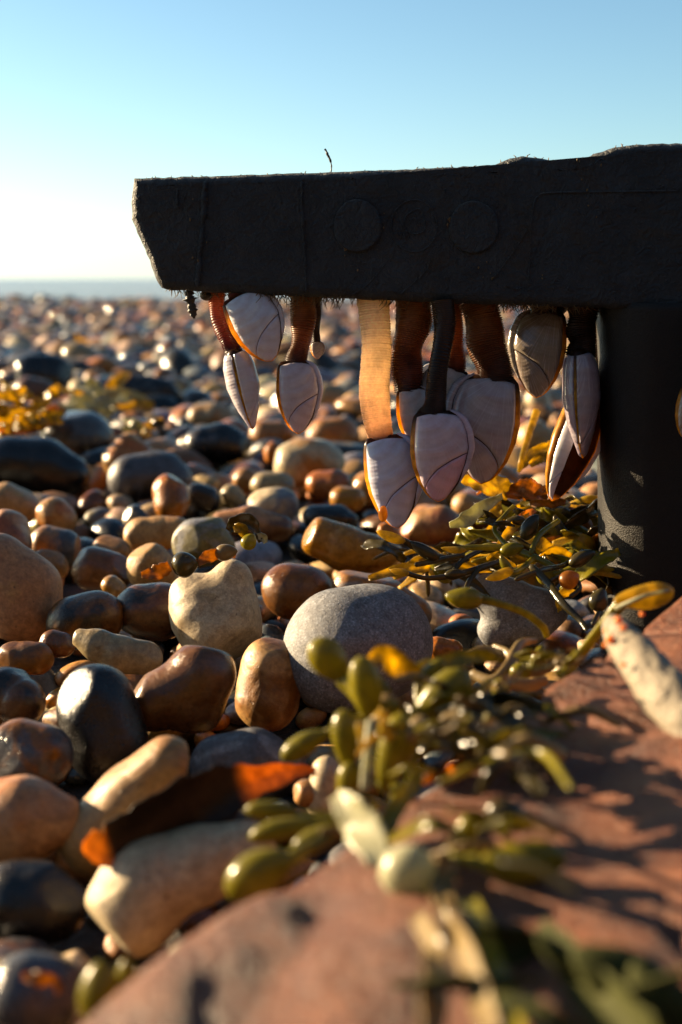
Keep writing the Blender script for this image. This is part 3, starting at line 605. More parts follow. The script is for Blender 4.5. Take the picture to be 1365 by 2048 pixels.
def disc(cx, cy, rx, ry, h, name):
    r = np.random.default_rng(int(cx)); n = 64; th = np.linspace(0, 2 * np.pi, n, endpoint=False); irr = 1 + .012 * np.sin(3 * th + 1) + r.normal(0, .006, n)
    prof = [(1.03, -.0008), (1.02, h * .4), (.985, h * .95), (.93, h), (.6, h), (.3, h)]
    V = np.array([beam_pt(cx + rx * s * k * math.cos(t), cy + ry * s * k * math.sin(t), z) for s, z in prof for t, k in zip(th, irr)] + [beam_pt(cx, cy, h)])
    m = len(prof); f = grid_faces(m, n, True); j = np.arange(n); c = np.stack([np.full(n, m * n), (m - 1) * n + j, (m - 1) * n + (j + 1) % n], -1)
    return part(name, V, [f, c], M['plastic'], frame_root)
pg = disc(716, 452, 47, 52, .0016, 'round_plug'); disc(948, 455, 49, 52, .0013, 'round_plug')
def loop_ridge(pts, w, name, n=70):
    q = spline(np.array(pts, float), n); path = np.array([beam_pt(a, b, .0001) for a, b in q]); v, f = tube(path, np.full(n, w), 6); return v, f
th = np.linspace(0, 2 * np.pi, 40)
e = [loop_ridge([(829 + 46 * math.cos(t), 452 + 52 * math.sin(t)) for t in th], .00028, 'e'),
     loop_ridge([(806, 452), (815, 430), (838, 418), (848, 435), (850, 460), (832, 468), (812, 462), (806, 452)], .0003, 'e'),
     loop_ridge([(818, 448), (828, 436), (842, 448)], .00025, 'e', 20), loop_ridge([(800, 462), (803, 476)], .0003, 'e', 8), loop_ridge([(808, 466), (812, 478)], .0003, 'e', 8), loop_ridge([(817, 468), (819, 478)], .0003, 'e', 8)]
v, f = merge(e); part('embossed_roundel', v, f, M['plastic'], frame_root)
v, f = loop_ridge([(693, 488), (706, 464), (722, 430), (733, 408)], .0005, 's', 30)
part('scratch_ridge', v, f, M['plastic'], frame_root)
v, f = merge([loop_ridge([(705, 590), (735, 570), (770, 530)], .0003, 's', 20), loop_ridge([(800, 590), (850, 545), (862, 520)], .0003, 's', 20), loop_ridge([(985, 560), (1030, 500), (1055, 460)], .0003, 's', 20)])
part('scratch_ridge', v, f, M['plastic'], frame_root)
r = np.random.default_rng(77); fl = []
for _ in range(330):
    px, py = r.uniform(275, 1360), r.uniform(350, 605) if r.random() < .6 else r.uniform(560, 605); L = r.uniform(3, 16); a = r.normal(1.4, .7); pp = [beam_pt(px + L * k * math.cos(a) + r.normal(0, 1), py + L * k * math.sin(a) + r.normal(0, 1), .0) for k in (-.5, 0, .5)]
    top_ = np.interp(px, [q[0] for q in TOPX], [q[1] for q in TOPX]); low_ = np.interp(px, [330, 520, 880, 1200], [579, 590, 606, 616])
    if py < top_ + 22 or py > low_ - 20 or px < 330 and py > 520: continue
    w_ = r.uniform(.00012, .0004); fl.append(tube(spline(pp, 6), [w_ * .3, w_, w_ * 1.3, w_, w_ * .8, w_ * .2], 5, .8))
cr2 = []
for a_, b_, n_, sp_ in [(764, 455, 7, 9), (690, 497, 7, 12), (716, 505, 5, 20), (902, 440, 6, 10), (405, 480, 8, 40), (1175, 382, 8, 50), (1085, 552, 2, 3), (980, 545, 6, 25)]:
    for _ in range(n_):
        q = beam_pt(a_ + r.normal(0, sp_ * .35), b_ + r.normal(0, sp_), .0006); D, fi_ = ico(1); cr2.append((D * r.uniform(.00015, .00045) * np.array([1, 1, r.uniform(1, 2.5)]) + q, [fi_]))
v, f = merge(cr2); part('salt_crumbs', v, f, M['fibre'], frame_root)['kind'] = 'stuff'
v, f = merge(fl); part('surface_flecks', v, f, M['plastic'], frame_root)['kind'] = 'stuff'
# post: a box with a broadly rounded left side
pz0, pz1 = -0.03, beam_pt(1280, 606)[2]
pl_, pr_ = beam_pt(1200, 900), beam_pt(1520, 900)
wid = np.dot(pr_ - pl_, BE); rc = 0.021; prof = []
dp = 0.052
for cxm, czm, a0 in ((rc, rc, 180), (wid - rc, rc, 270), (wid - rc, dp - rc, 0), (rc, dp - rc, 90)):
    for a in np.linspace(a0, a0 + 90, 14): prof.append((cxm + rc * math.cos(R(a)), czm + rc * math.sin(R(a))))
prof = np.array(prof); base = np.array([pl_[0], pl_[1], 0]) + BN * 0.003
zs = np.linspace(pz0, pz1, 60); V = []
for z in zs:
    k = 1 + .0 * z
    for u, w in prof: V.append(base + BE * (u + 0.0034 + 0.0052 * ((pz1 - z) / .1 - .6)) - BN * w + np.array([0, 0, z]))
V = np.array(V); npf = len(prof); V = np.vstack([V, V[-npf:].mean(0)]); j = np.arange(npf)
part('post', V, [grid_faces(60, npf, True), np.stack([np.full(npf, 60 * npf), 59 * npf + j, 59 * npf + (j + 1) % npf], -1)], M['postp'], frame_root)
# hairy fringe along the lower edge and crumbs on the top
hs = []; cr = []; r = np.random.default_rng(21)
for _ in range(420):
    px = r.choice([r.uniform(500, 690), r.uniform(690, 1200), r.uniform(1000, 1100), r.uniform(330, 480)], p=[.4, .3, .2, .1]); L = r.uniform(4, 24) * (1.3 if 500 < px < 690 else 1)
    y0 = np.interp(px, [330, 400, 520, 700, 880, 1060, 1200], [579, 584, 590, 598, 606, 612, 616]) - 4; p0 = beam_pt(px, y0, -r.uniform(.001, .012)); dirn = nrm(np.array([r.normal(0, .5), r.normal(0, .3), -1])); 
    pts = [p0, p0 + dirn * L * .5 / F * .5, p0 + dirn * L * .5 / F + np.array([r.normal(0, .001), 0, 0])]
    hs.append(tube(spline(pts, 5), np.linspace(.00022, .00008, 5), 4))
for _ in range(70):
    px = r.uniform(270, 1360); y0 = np.interp(px, [q[0] for q in TOPX], [q[1] for q in TOPX]) + 2; p0 = beam_pt(px, y0, -r.uniform(.003, .012)); L = r.uniform(2, 9) * .5 / F
    d_ = nrm(np.array([r.normal(0, .8), 0, 1])); cr.append(tube(np.array([p0, p0 + d_ * L * .6, p0 + d_ * L + [r.normal(0, .0004), 0, 0]]), [.0003, .0002, .0001], 4))
v, f = merge(hs); part('fibre_fringe', v, f, M['fibre'], frame_root)['kind'] = 'stuff'; v, f = merge(cr); part('dried_crumbs', v, f, M['fibre'], frame_root)['kind'] = 'stuff'
pts = [beam_pt(660, 342, -.008), beam_pt(661, 328, -.008), beam_pt(658, 315, -.008), beam_pt(653, 305, -.008), beam_pt(650, 297, -.008), beam_pt(647, 294, -.008)]
v, f = tube(spline(pts, 26), np.array([.0003] * 8 + [.0005] * 10 + [.0004] * 8) * np.random.default_rng(2).uniform(.7, 1.2, 26), 6)
tag(obj('seaweed_wisp', v, f, M['scrap']), 'thin dark wisp of dried weed standing on top of the beam', 'seaweed wisp')
r = np.random.default_rng(3); n = 30
q = spline([(372, 578), (376, 600), (380, 618), (384, 638)], n); path = np.array([beam_pt(a, b, -.006) for a, b in q])
rd = np.clip(np.interp(np.linspace(0, 1, n), [0, .15, .5, .8, 1], [.0012, .0024, .0018, .0017, .0004]) * (1 + r.normal(0, .25, n)), .0004, .004)
v, f = tube(path, rd, 8, .4); tag(obj('weed_scrap', v, f, M['scrap']), 'ragged black scrap hanging under the left end of the beam', 'weed scrap')
D, fi = ico(3); U = warp(D, r, .05, 1, 0) * np.array([14, 14, 10]) * .53 / F
tag(obj('weed_bladder', U + beam_pt(406, 592, -.01), [fi], M['scrap']), 'small round black bladder under the beam beside the ragged scrap', 'bladder')

# ------------------------------------------------------------------ goose barnacles hanging from the beam
SS = [0, .05, .12, .25, .42, .6, .78, .9, .96, 1]
LL = [.15, .185, .20, .215, .225, .21, .165, .11, .068, .008]
RR = [.13, .20, .255, .295, .305, .265, .195, .12, .07, .008]
STALKC = dict(pale=[(0.84, .66, .36), (.90, .78, .56), (.82, .62, .42), (.20, .07, .03)], brown=[(.28, .14, .045), (.22, .10, .035), (.10, .038, .016), (.03, .012, .008)], dark=[(.06, .03, .012), (.035, .016, .009), (.03, .014, .008), (.025, .012, .008)], red=[(.40, .15, .05), (.28, .09, .05), (.13, .02, .015), (.05, .008, .008)])
def barnacle(label, top, tip, width, yaw, stalk, skind, shellc, off, flip=1, T=.13, lean=0.0, group='goose barnacles hanging under the beam', dep=None, gaping=False):
    """top, tip: photo pixels of the shell; stalk: list of (x, y, halfwidth) from the beam down; off: metres behind the beam face"""
    d0 = dep if dep is not None else depth(beam_pt(top[0], 600, -off)); d1 = d0 + lean
    a, b = P(*top, d0), P(*tip, d1); Lm = np.linalg.norm(b - a); vh = (b - a) / Lm; n0 = nrm(-FWD - np.dot(-FWD, vh) * vh); u0 = np.cross(n0, vh) * -1
    if np.dot(u0, RIGHT) < 0: u0 = -u0
    cy_, sy_ = math.cos(R(yaw)), math.sin(R(yaw)); nh = n0 * cy_ + u0 * sy_; uh = u0 * cy_ - n0 * sy_
    root = thing('goose_barnacle', label, 'barnacle', tuple(a), group); wf = width / 0.525
    def lw(s): return np.interp(s, SS, LL) * wf
    def rw(s): return np.interp(s, SS, RR) * wf
    def pos(s, t, z):   # s along, t across -1..1, z out
        x = np.where(t < 0, t * lw(s), t * rw(s)) * flip
        return a + (uh * x[..., None] + vh * s[..., None] + nh * z[..., None]) * Lm
    def thick(s, t): return T * np.sqrt(np.clip(1 - np.abs(t)**2.0, 0, 1)) * np.interp(s, [0, .04, .2, .45, .75, 1], [.5, .68, .95, 1, .62, .05])
    # mantle: the soft body between the plates
    s = np.linspace(0, 1, 40); th = np.linspace(0, 2 * np.pi, 36, endpoint=False)
    Sg, Tg = np.meshgrid(s, th, indexing='ij'); t = np.cos(Tg); z = np.sign(np.sin(Tg)) * thick(Sg, t) * .9
    V = pos(Sg, np.where(t < 0, t * (1.0 if abs(yaw) > 30 else 1.09), t * (1.0 if abs(yaw) > 30 else 1.02)), z).reshape(-1, 3); V = np.vstack([V, V[:36].mean(0), V[-36:].mean(0)]); j = np.arange(36); k = (j + 1) % 36
    ab = np.clip((-t - .5) / .3, 0, 1) * np.clip((Sg - .08) / .25, 0, 1) + np.clip((Sg - .9) / .06, 0, 1); ab = np.clip(ab, 0, 1)
    if gaping: ab = np.clip((t - .78) / .12, 0, 1) + np.clip((Sg - .93) / .05, 0, 1) + np.clip((-t - .93) / .05, 0, 1); ab = np.clip(ab, 0, 1)
    ab = ab[..., None]; mc = (np.array([.03, .012, .007] if gaping else [.075, .035, .018]) * (1 - ab) + np.array([.95, .50, .04]) * ab).reshape(-1, 3); mc = np.vstack([mc, mc[0], mc[-1]])
    part('mantle', V, [grid_faces(40, 36, True), np.stack([np.full(36, 1440), k, j], -1), np.stack([np.full(36, 1441), 39 * 36 + j, 39 * 36 + k], -1)], M['mantle'], root, dict(c1=np.hstack([mc, np.ones((len(mc), 1))])))
    def split(t): return .64 - .21 * t + .03 * t * t       # the line between the two plates
    def plate(name, s0, s1, t0, t1, side, umbo, tint):
        n, m = 30, 26; tt = np.linspace(t0, t1, m); pp = np.linspace(0, 1, n)
        Tq = np.repeat(tt[None], n, 0); a0, a1 = s0(tt), s1(tt); Sq = a0[None] + (a1 - a0)[None] * pp[:, None]
        e = np.minimum(np.minimum(pp[:, None], 1 - pp[:, None]) * 14, 1) * np.minimum(np.minimum((Tq - t0), (t1 - Tq)) / (t1 - t0) * 14, 1); e = np.sqrt(np.clip(e, 0, 1))
        Z = side * (thick(Sq, Tq) * .97 + (.012 if name == 'scutum' else .004) + .014 * e); V = pos(Sq, Tq, Z).reshape(-1, 3)
        Zb = side * (thick(Sq, Tq) * .80); Vb = pos(Sq, Tq, Zb).reshape(-1, 3); nv = n * m
        f1 = grid_faces(n, m); f2 = grid_faces(n, m)[:, ::-1] + nv
        bd = np.concatenate([np.arange(m), np.arange(1, n) * m + m - 1, (n - 1) * m + np.arange(m - 2, -1, -1), np.arange(n - 2, 0, -1) * m]); b2 = np.roll(bd, -1)
        f3 = np.stack([bd, bd + nv, b2 + nv, b2], -1); xx = np.where(Tq < 0, Tq * lw(Sq), Tq * rw(Sq))
        pl = np.stack([xx - umbo[0], Sq - umbo[1], 0 * xx], -1).reshape(-1, 3); one = np.ones((nv, 1)); c = np.hstack([one * np.array(tint), one])
        part(name, np.vstack([V, Vb]), [f1, f2, f3], M['shell'], root, dict(pl=np.vstack([pl, pl]), c1=np.vstack([c, c])))
    tl0 = -.993 if abs(yaw) > 30 else -.92
    c2 = tuple(np.array(shellc) * (np.array([1.08, .78, .84]) if shellc is PK else np.array([1.0, .93, .95])))
    for side in (1, -1):
        plate('scutum', lambda t: .035 + .035 * t * t, lambda t: split(t) - .0045, tl0, -.35 if gaping and side > 0 else .90, side, (-.12, -.03), shellc)
        plate('tergum', lambda t: split(t) + .0045, lambda t: np.interp(t, [-1, -.5, 0, .5, 1], [.965, .99, .994, .985, .95]), tl0 + .02, -.35 if gaping and side > 0 else .90, side, (.2, .5), c2)
    s = np.linspace(.0, .80, 34); pth = pos(s, np.full(34, 1.0), np.zeros(34)); rd = np.interp(s, [0, .08, .35, .65, .8], [.018, .045, .05, .035, .008]) * Lm
    v, f = tube(pth, rd, 12, 1.3 * T / .13, up=nh); n = len(v); pl = np.zeros((n, 3)); pl[:, 0] = .3; pl[:, 1] = np.linspace(0, .7, n)
    part('carina', v, f, M['shell'], root, dict(pl=pl, c1=np.hstack([np.ones((n, 1)) * np.array(shellc) * .92, np.ones((n, 1))])))
    if stalk:
        st = np.array(stalk, float); n = 260; q = spline(st, n); kx = np.random.default_rng(int(top[0] + top[1])); tq = np.linspace(0, 1, n); q[:, 0] += 3.5 * np.sin(tq * kx.uniform(4, 8) + kx.uniform(0, 6)) * np.sin(tq * np.pi); q[:, 2] *= 1 + .07 * np.sin(tq * kx.uniform(7, 14) + kx.uniform(0, 6)) + .10 * np.exp(-tq / .05); t = np.linspace(0, 1, n); r = np.random.default_rng(int(top[0]))
        path = np.array([P(x, y, d0 + .0015) for x, y, _ in q]); Lp = np.linalg.norm(np.diff(path, axis=0), axis=1).sum(); seg = 26
        N = Lp / .00085; wv = (.022 if skind == 'pale' else .045) * np.sin(2 * np.pi * N * t + 1.2 * np.sin(t * 23)) + .02 * np.convolve(r.normal(0, 1, n + 10), np.ones(3) / 3, 'same')[5:-5]
        th = np.linspace(0, 2 * np.pi, seg, endpoint=False)
        rad = q[:, 2][:, None] * d0 / F * (1 + wv[:, None] * (1 + .5 * np.sin(th * 2 + t[:, None] * 9)) + .03 * np.sin(th * 3 + t[:, None] * 14 + 1))
        v, f = tube(path, rad, seg, .85); cs = np.array(STALKC[skind]); cc = np.stack([np.interp(t, [0, .35, .8, 1], cs[:, k]) for k in range(3)], -1)
        cc = np.repeat(cc, seg, 0); pq = np.stack([np.cos(th)[None] + 0 * t[:, None], np.sin(th)[None] + 0 * t[:, None], t[:, None] * 5 + 0 * th[None]], -1).reshape(-1, 3); cc = cc * np.clip(1 - .28 * np.maximum(wobble(pq, r, 3.5, 12), 0) - .12 * np.maximum(wobble(pq, r, 11, 12), 0), .25, 1)[:, None] * np.repeat(1 + 3 * wv, seg)[:, None]; cc = np.vstack([cc, cc[0], cc[-1]]); part('stalk', v, f, M['stalk'], root, dict(c1=np.hstack([cc, np.ones((len(cc), 1))])))
    return root
WH = (.74, .72, .74); LAV = (.40, .36, .40); PK = (.74, .61, .67); GY_ = (.30, .27, .22)
barnacle('narrow edge-on barnacle at far left, shell with orange seam on a thin red-brown stalk', (470, 700), (506, 858), .36, 74, [(432, 586, 17), (438, 630, 15), (455, 675, 17), (468, 706, 20)], 'red', WH, .010, T=.19)
barnacle('glossy blue-white barnacle shell pressed against the beam, with orange lower rim', (478, 590), (545, 722), .70, 8, [(470, 578, 16), (480, 596, 20)], 'red', (.86, .93, .98), .004, T=.16)
barnacle('barnacle with hairy lit stalk and yellow-edged shell, third from the left', (588, 722), (598, 868), .58, 6, [(607, 590, 24), (606, 640, 24), (598, 690, 20), (592, 728, 22)], 'brown', (.74, .68, .72), .012)
barnacle('tiny blurred barnacle on a thin dark stalk behind the hairy-stalked one', (633, 684), (636, 718), .8, 0, [(630, 594, 9), (634, 640, 9), (634, 690, 8)], 'dark', (.55, .48, .46), .026)
long_b = barnacle('barnacle with the long pale glowing stalk and lowest hanging shell', (768, 872), (797, 1057), .58, -6, [(748, 594, 31), (750, 680, 32), (752, 770, 30), (756, 840, 27), (764, 880, 27)], 'pale', (.68, .72, .88), .008)
barnacle('barnacle on a thick brown stalk half hidden behind the pink shell', (822, 775), (838, 900), .62, 10, [(828, 600, 34), (825, 660, 33), (815, 720, 31), (816, 785, 28)], 'brown', (.70, .67, .66), .014)
barnacle('pinkish barnacle shell on a thin black stalk, in front of the brown stalk', (872, 822), (878, 1004), .64, 0, [(886, 602, 20), (888, 660, 22), (880, 740, 19), (872, 800, 22), (866, 832, 30)], 'dark', PK, -.001)
barnacle('barnacle partly hidden between the black stalk and the big grey-white shell', (905, 735), (870, 850), .85, 5, [(905, 600, 18), (908, 660, 18), (912, 710, 20), (908, 745, 24)], 'brown', (.60, .56, .50), .022, -1)
barnacle('big grey-white barnacle shell on a broad ribbed brown stalk', (985, 752), (962, 968), .64, -8, [(958, 602, 38), (970, 660, 37), (985, 720, 36), (992, 766, 38)], 'brown', (.52, .48, .50), 0.016, -1)
barnacle('dull grey barnacle in shade, pressed under the beam near the post', (1092, 622), (1072, 796), .60, -14, [(1098, 606, 34), (1094, 630, 36)], 'dark', (.30, .26, .20), .024, -1)
barnacle('slim edge-on barnacle on a black stalk beside the post', (1160, 700), (1166, 916), .42, 62, [(1166, 604, 30), (1166, 660, 28), (1162, 712, 28)], 'dark', LAV, .018, T=.15)
barnacle('gaping barnacle with bright white side and dark inside, behind the slim edge-on one', (1172, 800), (1104, 1002), .46, 22, [(1205, 640, 16), (1196, 730, 18), (1180, 808, 22)], 'dark', (.78, .77, .77), .030, T=.15, gaping=True)
barnacle('barnacle with an orange rim cut by the right edge, in front of the post', (1392, 770), (1372, 880), .62, 0, [(1400, 612, 20), (1396, 690, 20), (1392, 776, 20)], 'dark', (.45, .36, .26), -.012)

D, fi = ico(3); rq = np.random.default_rng(90); part('encrusted_lump', warp(D, rq, .12, 2, 1) @ np.diag([9, 9, 16]) * .49 / F + P(766, 1028, .488), [fi], M['amber'], long_b)

# ------------------------------------------------------------------ red sandstone slab
n_s, m_s = 150, 110; u = np.linspace(0, 1, n_s); E = spline(slab_edge, n_s); r = np.random.default_rng(31)
V = np.zeros((n_s, m_s, 3)); far_dir = np.array([0.35, -1.0, 0.0])
for j in range(m_s):
    w = j / (m_s - 1)
    if w < .12:      # left-hand side wall, rising from the bed
        k = w / .12; q = E + np.array([-.01, .008, 0]) * (1 - k)**2; z = -0.03 + (slab_top(E[:, 0], E[:, 1]) + .03) * np.sin(k * np.pi / 2)**.8; V[:, j] = np.stack([q[:, 0], q[:, 1], z], -1)
    else:
        k = (w - .12) / .88; q = E + far_dir * (k**1.15 * .42); V[:, j] = np.stack([q[:, 0], q[:, 1], slab_top(q[:, 0], q[:, 1]) + 0 * k], -1)
P_ = V.reshape(-1, 3); bump_ = .0016 * wobble(P_, r, 40, 12) + .0018 * np.abs(wobble(P_, r, 130, 14)) + .0007 * wobble(P_, r, 230, 14) + .0005 * wobble(P_, r, 420, 16)
lay = np.abs(((P_[:, 0] * .8 + P_[:, 1] * .5 + .004 * wobble(P_, r, 60)) / .03) % 1 - .5); P_[:, 2] += bump_ - .0025 * np.exp(-(lay / .06)**2) * (wobble(P_, r, 40) > 0); P_[:, 0] += .6 * bump_
tag(obj('sandstone_slab', P_, [grid_faces(n_s, m_s)], M['slab']), 'rough red-brown sandstone slab filling the lower right foreground', 'rock')

# ------------------------------------------------------------------ seaweed
def bladder(root, cx, cy, ln, wd, ang, d, mat='olive', flat=.8, tail=.35):
    ca, sa = math.cos(R(ang)), math.sin(R(ang)); s = np.linspace(0, 1, 26); sh = np.sin(np.pi * np.clip(s, 0, 1)**.8)**.62; sh[0] = sh[-1] = .02
    sh = np.maximum(sh, np.where(s > .72, tail * .5, 0) * (s < .995)); x = (s - .5) * ln; bow = .06 * ln * np.sin(s * np.pi)
    path = np.array([P(cx + a * ca - b * sa * .6, cy - a * sa - b * ca * .6, d + .0) for a, b in zip(x, bow)])
    v, f = tube(path, sh * wd / 2 * d / F, 20, flat); r = np.random.default_rng(int(cx * 3 + cy)); c0 = v.mean(0); Dn = (v - c0) / (wd / 2 * d / F)
    v = c0 + (v - c0) * (1 + .03 * wobble(Dn, r, 2.2))[:, None]; return part('bladder', v, f, M[mat], root)
def pod(root, cx, cy, ln, wd, ang, d, to, mat='olive', sw=7):
    dx, dy = to[0] - cx, to[1] - cy
    if math.cos(R(ang)) * dx - math.sin(R(ang)) * dy < 0: ang += 180
    bladder(root, cx, cy, ln, wd, ang, d, mat); ex, ey = cx + ln * .46 * math.cos(R(ang)), cy - ln * .46 * math.sin(R(ang))
    mx, my = (ex + to[0]) / 2 + 18 * math.cos(R(ang)), (ey + to[1]) / 2 - 18 * math.sin(R(ang))
    stem(root, [(ex - 8 * math.cos(R(ang)), ey + 8 * math.sin(R(ang)), wd * .22, d), (mx, my, sw, (d + to[2]) / 2), (to[0], to[1], sw * .9, to[2])], mat, n=24)
def stem(root, pts, mat='olive', d=None, flat=.6, name='stem', n=40, sway=0):
    """pts: (x, y, halfwidth, depth)"""
    q = spline(np.array(pts, float), n); path = np.array([P(a, b, e) for a, b, _, e in q]); rad = np.maximum(q[:, 2], .4) * q[:, 3] / F
    rad[0] *= .3; rad[-1] *= .3
    v, f = tube(path, rad, 12, flat); return part(name, v, f, M[mat], root)
def frond(root, pts, mat='gold', wave=.16, twist=0.0, name='frond', n=46, m=9, cols=None, thick=.0005, seed=0, curl=.25, roll=0.0):
    """ribbon; pts: (x, y, halfwidth, depth)"""
    r = np.random.default_rng(int(pts[0][0] * 7 + pts[0][1]) + seed); q = spline(np.array(pts, float), n); path = np.array([P(a, b, e) for a, b, _, e in q])
    T, A, B = frames(path, -FWD); t = np.linspace(0, 1, n); hw = np.maximum(q[:, 2], .5) * q[:, 3] / F; ww = np.linspace(-1, 1, m)
    tw = roll + twist * (t - .3) + .35 * np.sin(t * r.uniform(4, 8) + r.uniform(0, 6)); A2 = A * np.cos(tw)[:, None] + B * np.sin(tw)[:, None]; B2 = np.cross(A2, T)
    nz = 1 + .10 * np.convolve(r.normal(0, 1, n + 6), np.ones(3) / 3, 'same')[3:-3]; ph = r.uniform(0, 6)
    off = (curl * ww[None]**2 + wave * np.sin(t[:, None] * 16 + ph + ww[None] * 1.3) * np.abs(ww[None])) * hw[:, None]
    V = path[:, None] + A2[:, None] * (ww[None] * (hw * nz)[:, None])[..., None] + B2[:, None] * off[..., None]
    Vb = V - B2[:, None] * thick * np.ones((n, m, 1)); nv = n * m; f1 = grid_faces(n, m); f2 = f1[:, ::-1] + nv
    bd = np.concatenate([np.arange(m), np.arange(1, n) * m + m - 1, (n - 1) * m + np.arange(m - 2, -1, -1), np.arange(n - 2, 0, -1) * m]); b2 = np.roll(bd, -1)
    at = None
    if cols is not None:
        cc = np.stack([np.interp(t, [c[0] for c in cols], [c[1][k] for c in cols]) for k in range(3)], -1); cc = np.repeat(cc, m, 0); cc = np.vstack([cc, cc]); at = dict(c1=np.hstack([cc, np.ones((len(cc), 1))]))
    return part(name, np.vstack([V.reshape(-1, 3), Vb.reshape(-1, 3)]), [f1, f2, np.stack([bd, bd + nv, b2 + nv, b2], -1)], M[mat], root, at)
def tangle(label, cx, cy, wx, hy, n, mats, dep, seed, Lr=(40, 95), hr=(4, 12), pods=4):
    r = np.random.default_rng(seed); w = thing('bladder_wrack', label, 'seaweed', tuple(P(cx, cy, dep)), GW)
    for i in range(n):
        x, y = cx + r.normal(0, .5) * wx, cy + r.normal(0, .45) * hy; a = r.uniform(-.9, .9) + (math.pi if r.random() < .5 else 0); L = r.uniform(*Lr); hw = r.uniform(*hr)
        d = dep + (cy - y) / hy * .035 + r.normal(0, .008); b = a + r.normal(0, .5); sg = 1 if math.cos(a) > 0 else -1
        mid = (x + math.cos(a) * L * .5, y + math.sin(a) * L * .25 - r.uniform(0, .18) * L); end = (mid[0] + math.cos(b) * L * .5, mid[1] + math.sin(b) * L * .3 + r.uniform(0, .2) * L)
        if i % 4 == 3: stem(w, [(x, y, hw * .4, d), (*mid, hw * .5, d - .004), (*end, hw * .35, d + r.normal(0, .008))], mats[r.integers(len(mats))], n=24)
        else: frond(w, [(x, y, hw * .35, d), (*mid, hw, d - .004), (*end, hw * .45, d + r.normal(0, .008))], mats[r.integers(len(mats))], .18, r.uniform(-1.5, 1.5), seed=i, n=26, m=7, roll=r.uniform(-.9, .9), curl=r.uniform(.1, .5))
    for i in range(pods):
        x, y = cx + r.uniform(-.6, .6) * wx, cy + r.uniform(-.6, .6) * hy; bladder(w, x, y, r.uniform(34, 60) * Lr[1] / 120, r.uniform(18, 30) * Lr[1] / 120, r.uniform(0, 360), dep + (cy - y) / hy * .035 - .008, mats[r.integers(len(mats))])
    return w
GW = 'seaweed washed up on the shingle'
KD = .89
def nearer(q): return [(a, b, c, d * KD) for a, b, c, d in q]
# clump in the middle foreground
w = thing('bladder_wrack', 'clump of olive bladder wrack with fat pods in front of the big grey pebble', 'seaweed', tuple(P(800, 1560, .31)), GW)
KD = .89
for a in [(655, 1322, 105, 74, 130, .345), (728, 1378, 135, 64, 100, .325), (882, 1392, 150, 86, 40, .33), (690, 1478, 120, 62, 95, .325), (785, 1500, 160, 72, 75, .31), (612, 1492, 112, 48, 210, .335), (858, 1345, 80, 36, 220, .345),
          (692, 1568, 90, 48, 80, .32), (925, 1452, 44, 34, 100, .335), (1000, 1385, 60, 38, 90, .36), (835, 1470, 120, 58, 60, .33), (760, 1395, 90, 48, 105, .34), (900, 1480, 90, 44, 20, .325)]:
    tr_ = min([(770, 1480, .325), (790, 1560, .315), (730, 1430, .335), (820, 1440, .33), (880, 1430, .335), (940, 1405, .345), (800, 1630, .30)], key=lambda q: math.hypot(q[0] - a[0], q[1] - a[1] - 70)); pod(w, *a[:5], a[5] * KD, (tr_[0], tr_[1], tr_[2] * KD))
frond(w, nearer([(735, 1330, 8, .345), (765, 1312, 22, .347), (800, 1330, 26, .35), (835, 1350, 10, .35)]), 'gold', .05, .5, curl=.5)
frond(w, nearer([(800, 1345, 8, .352), (880, 1325, 13, .355), (960, 1312, 14, .36), (1010, 1322, 5, .362)]), 'olive', .05)
stem(w, nearer([(690, 1350, 10, .342), (730, 1420, 12, .335), (770, 1480, 14, .325), (790, 1560, 14, .315), (800, 1640, 12, .30)]))
stem(w, nearer([(760, 1430, 8, .325), (820, 1440, 10, .33), (880, 1430, 12, .335), (940, 1400, 12, .345), (985, 1360, 10, .355)]))
stem(w, nearer([(742, 1440, 9, .305), (736, 1500, 9, .30), (730, 1580, 10, .298)]), 'pale', name='strap')
frond(w, nearer([(672, 1590, 16, .28), (705, 1625, 36, .275), (735, 1670, 40, .27), (760, 1730, 22, .262)]), 'pale', .08)
frond(w, nearer([(842, 1530, 12, .29), (825, 1570, 17, .285), (790, 1620, 19, .278), (765, 1690, 14, .27)]), 'olive', .05, name='strap')
stem(w, nearer([(920, 1460, 5, .335), (926, 1510, 6, .33), (915, 1560, 6, .325)]), 'gold')
frond(w, nearer([(1005, 1420, 14, .34), (990, 1480, 18, .33), (965, 1560, 16, .31)]), 'brownw', .06, name='strap')
frond(w, nearer([(850, 1560, 10, .30), (900, 1540, 12, .31), (950, 1500, 10, .32)]), 'amber', .06)
w = tangle('golden-olive ribbons and small pods woven through the foreground wrack clump', 790, 1450, 95, 100, 9, ['olive', 'olive', 'gold', 'brownw'], .285, 17, (70, 150), (7, 16), pods=7)
# straps that run down over the slab
w = thing('bladder_wrack', 'blurred wrack straps trailing down over the red slab to the bottom edge', 'seaweed', tuple(P(880, 1850, .21)), GW)
frond(w, [(965, 1560, 12, .285), (960, 1620, 18, .262), (905, 1710, 24, .232), (885, 1790, 26, .215), (930, 1900, 24, .19), (985, 2070, 26, .17)], 'brownw', .1, name='strap', n=60)
frond(w, [(835, 1830, 16, .208), (870, 1900, 26, .195), (865, 2000, 32, .18), (850, 2100, 40, .168)], 'brownw', .08, name='strap')
frond(w, [(945, 1800, 14, .212), (970, 1880, 22, .198), (1005, 1990, 28, .18), (1040, 2080, 26, .168)], 'olive', .08, name='strap')
pod(w, 812, 1755, 130, 112, 100, .222, (890, 1830, .208), 'pale'); pod(w, 1040, 1718, 190, 84, 185, .222, (905, 1700, .228)); pod(w, 930, 1660, 90, 44, 60, .235, (905, 1720, .23))
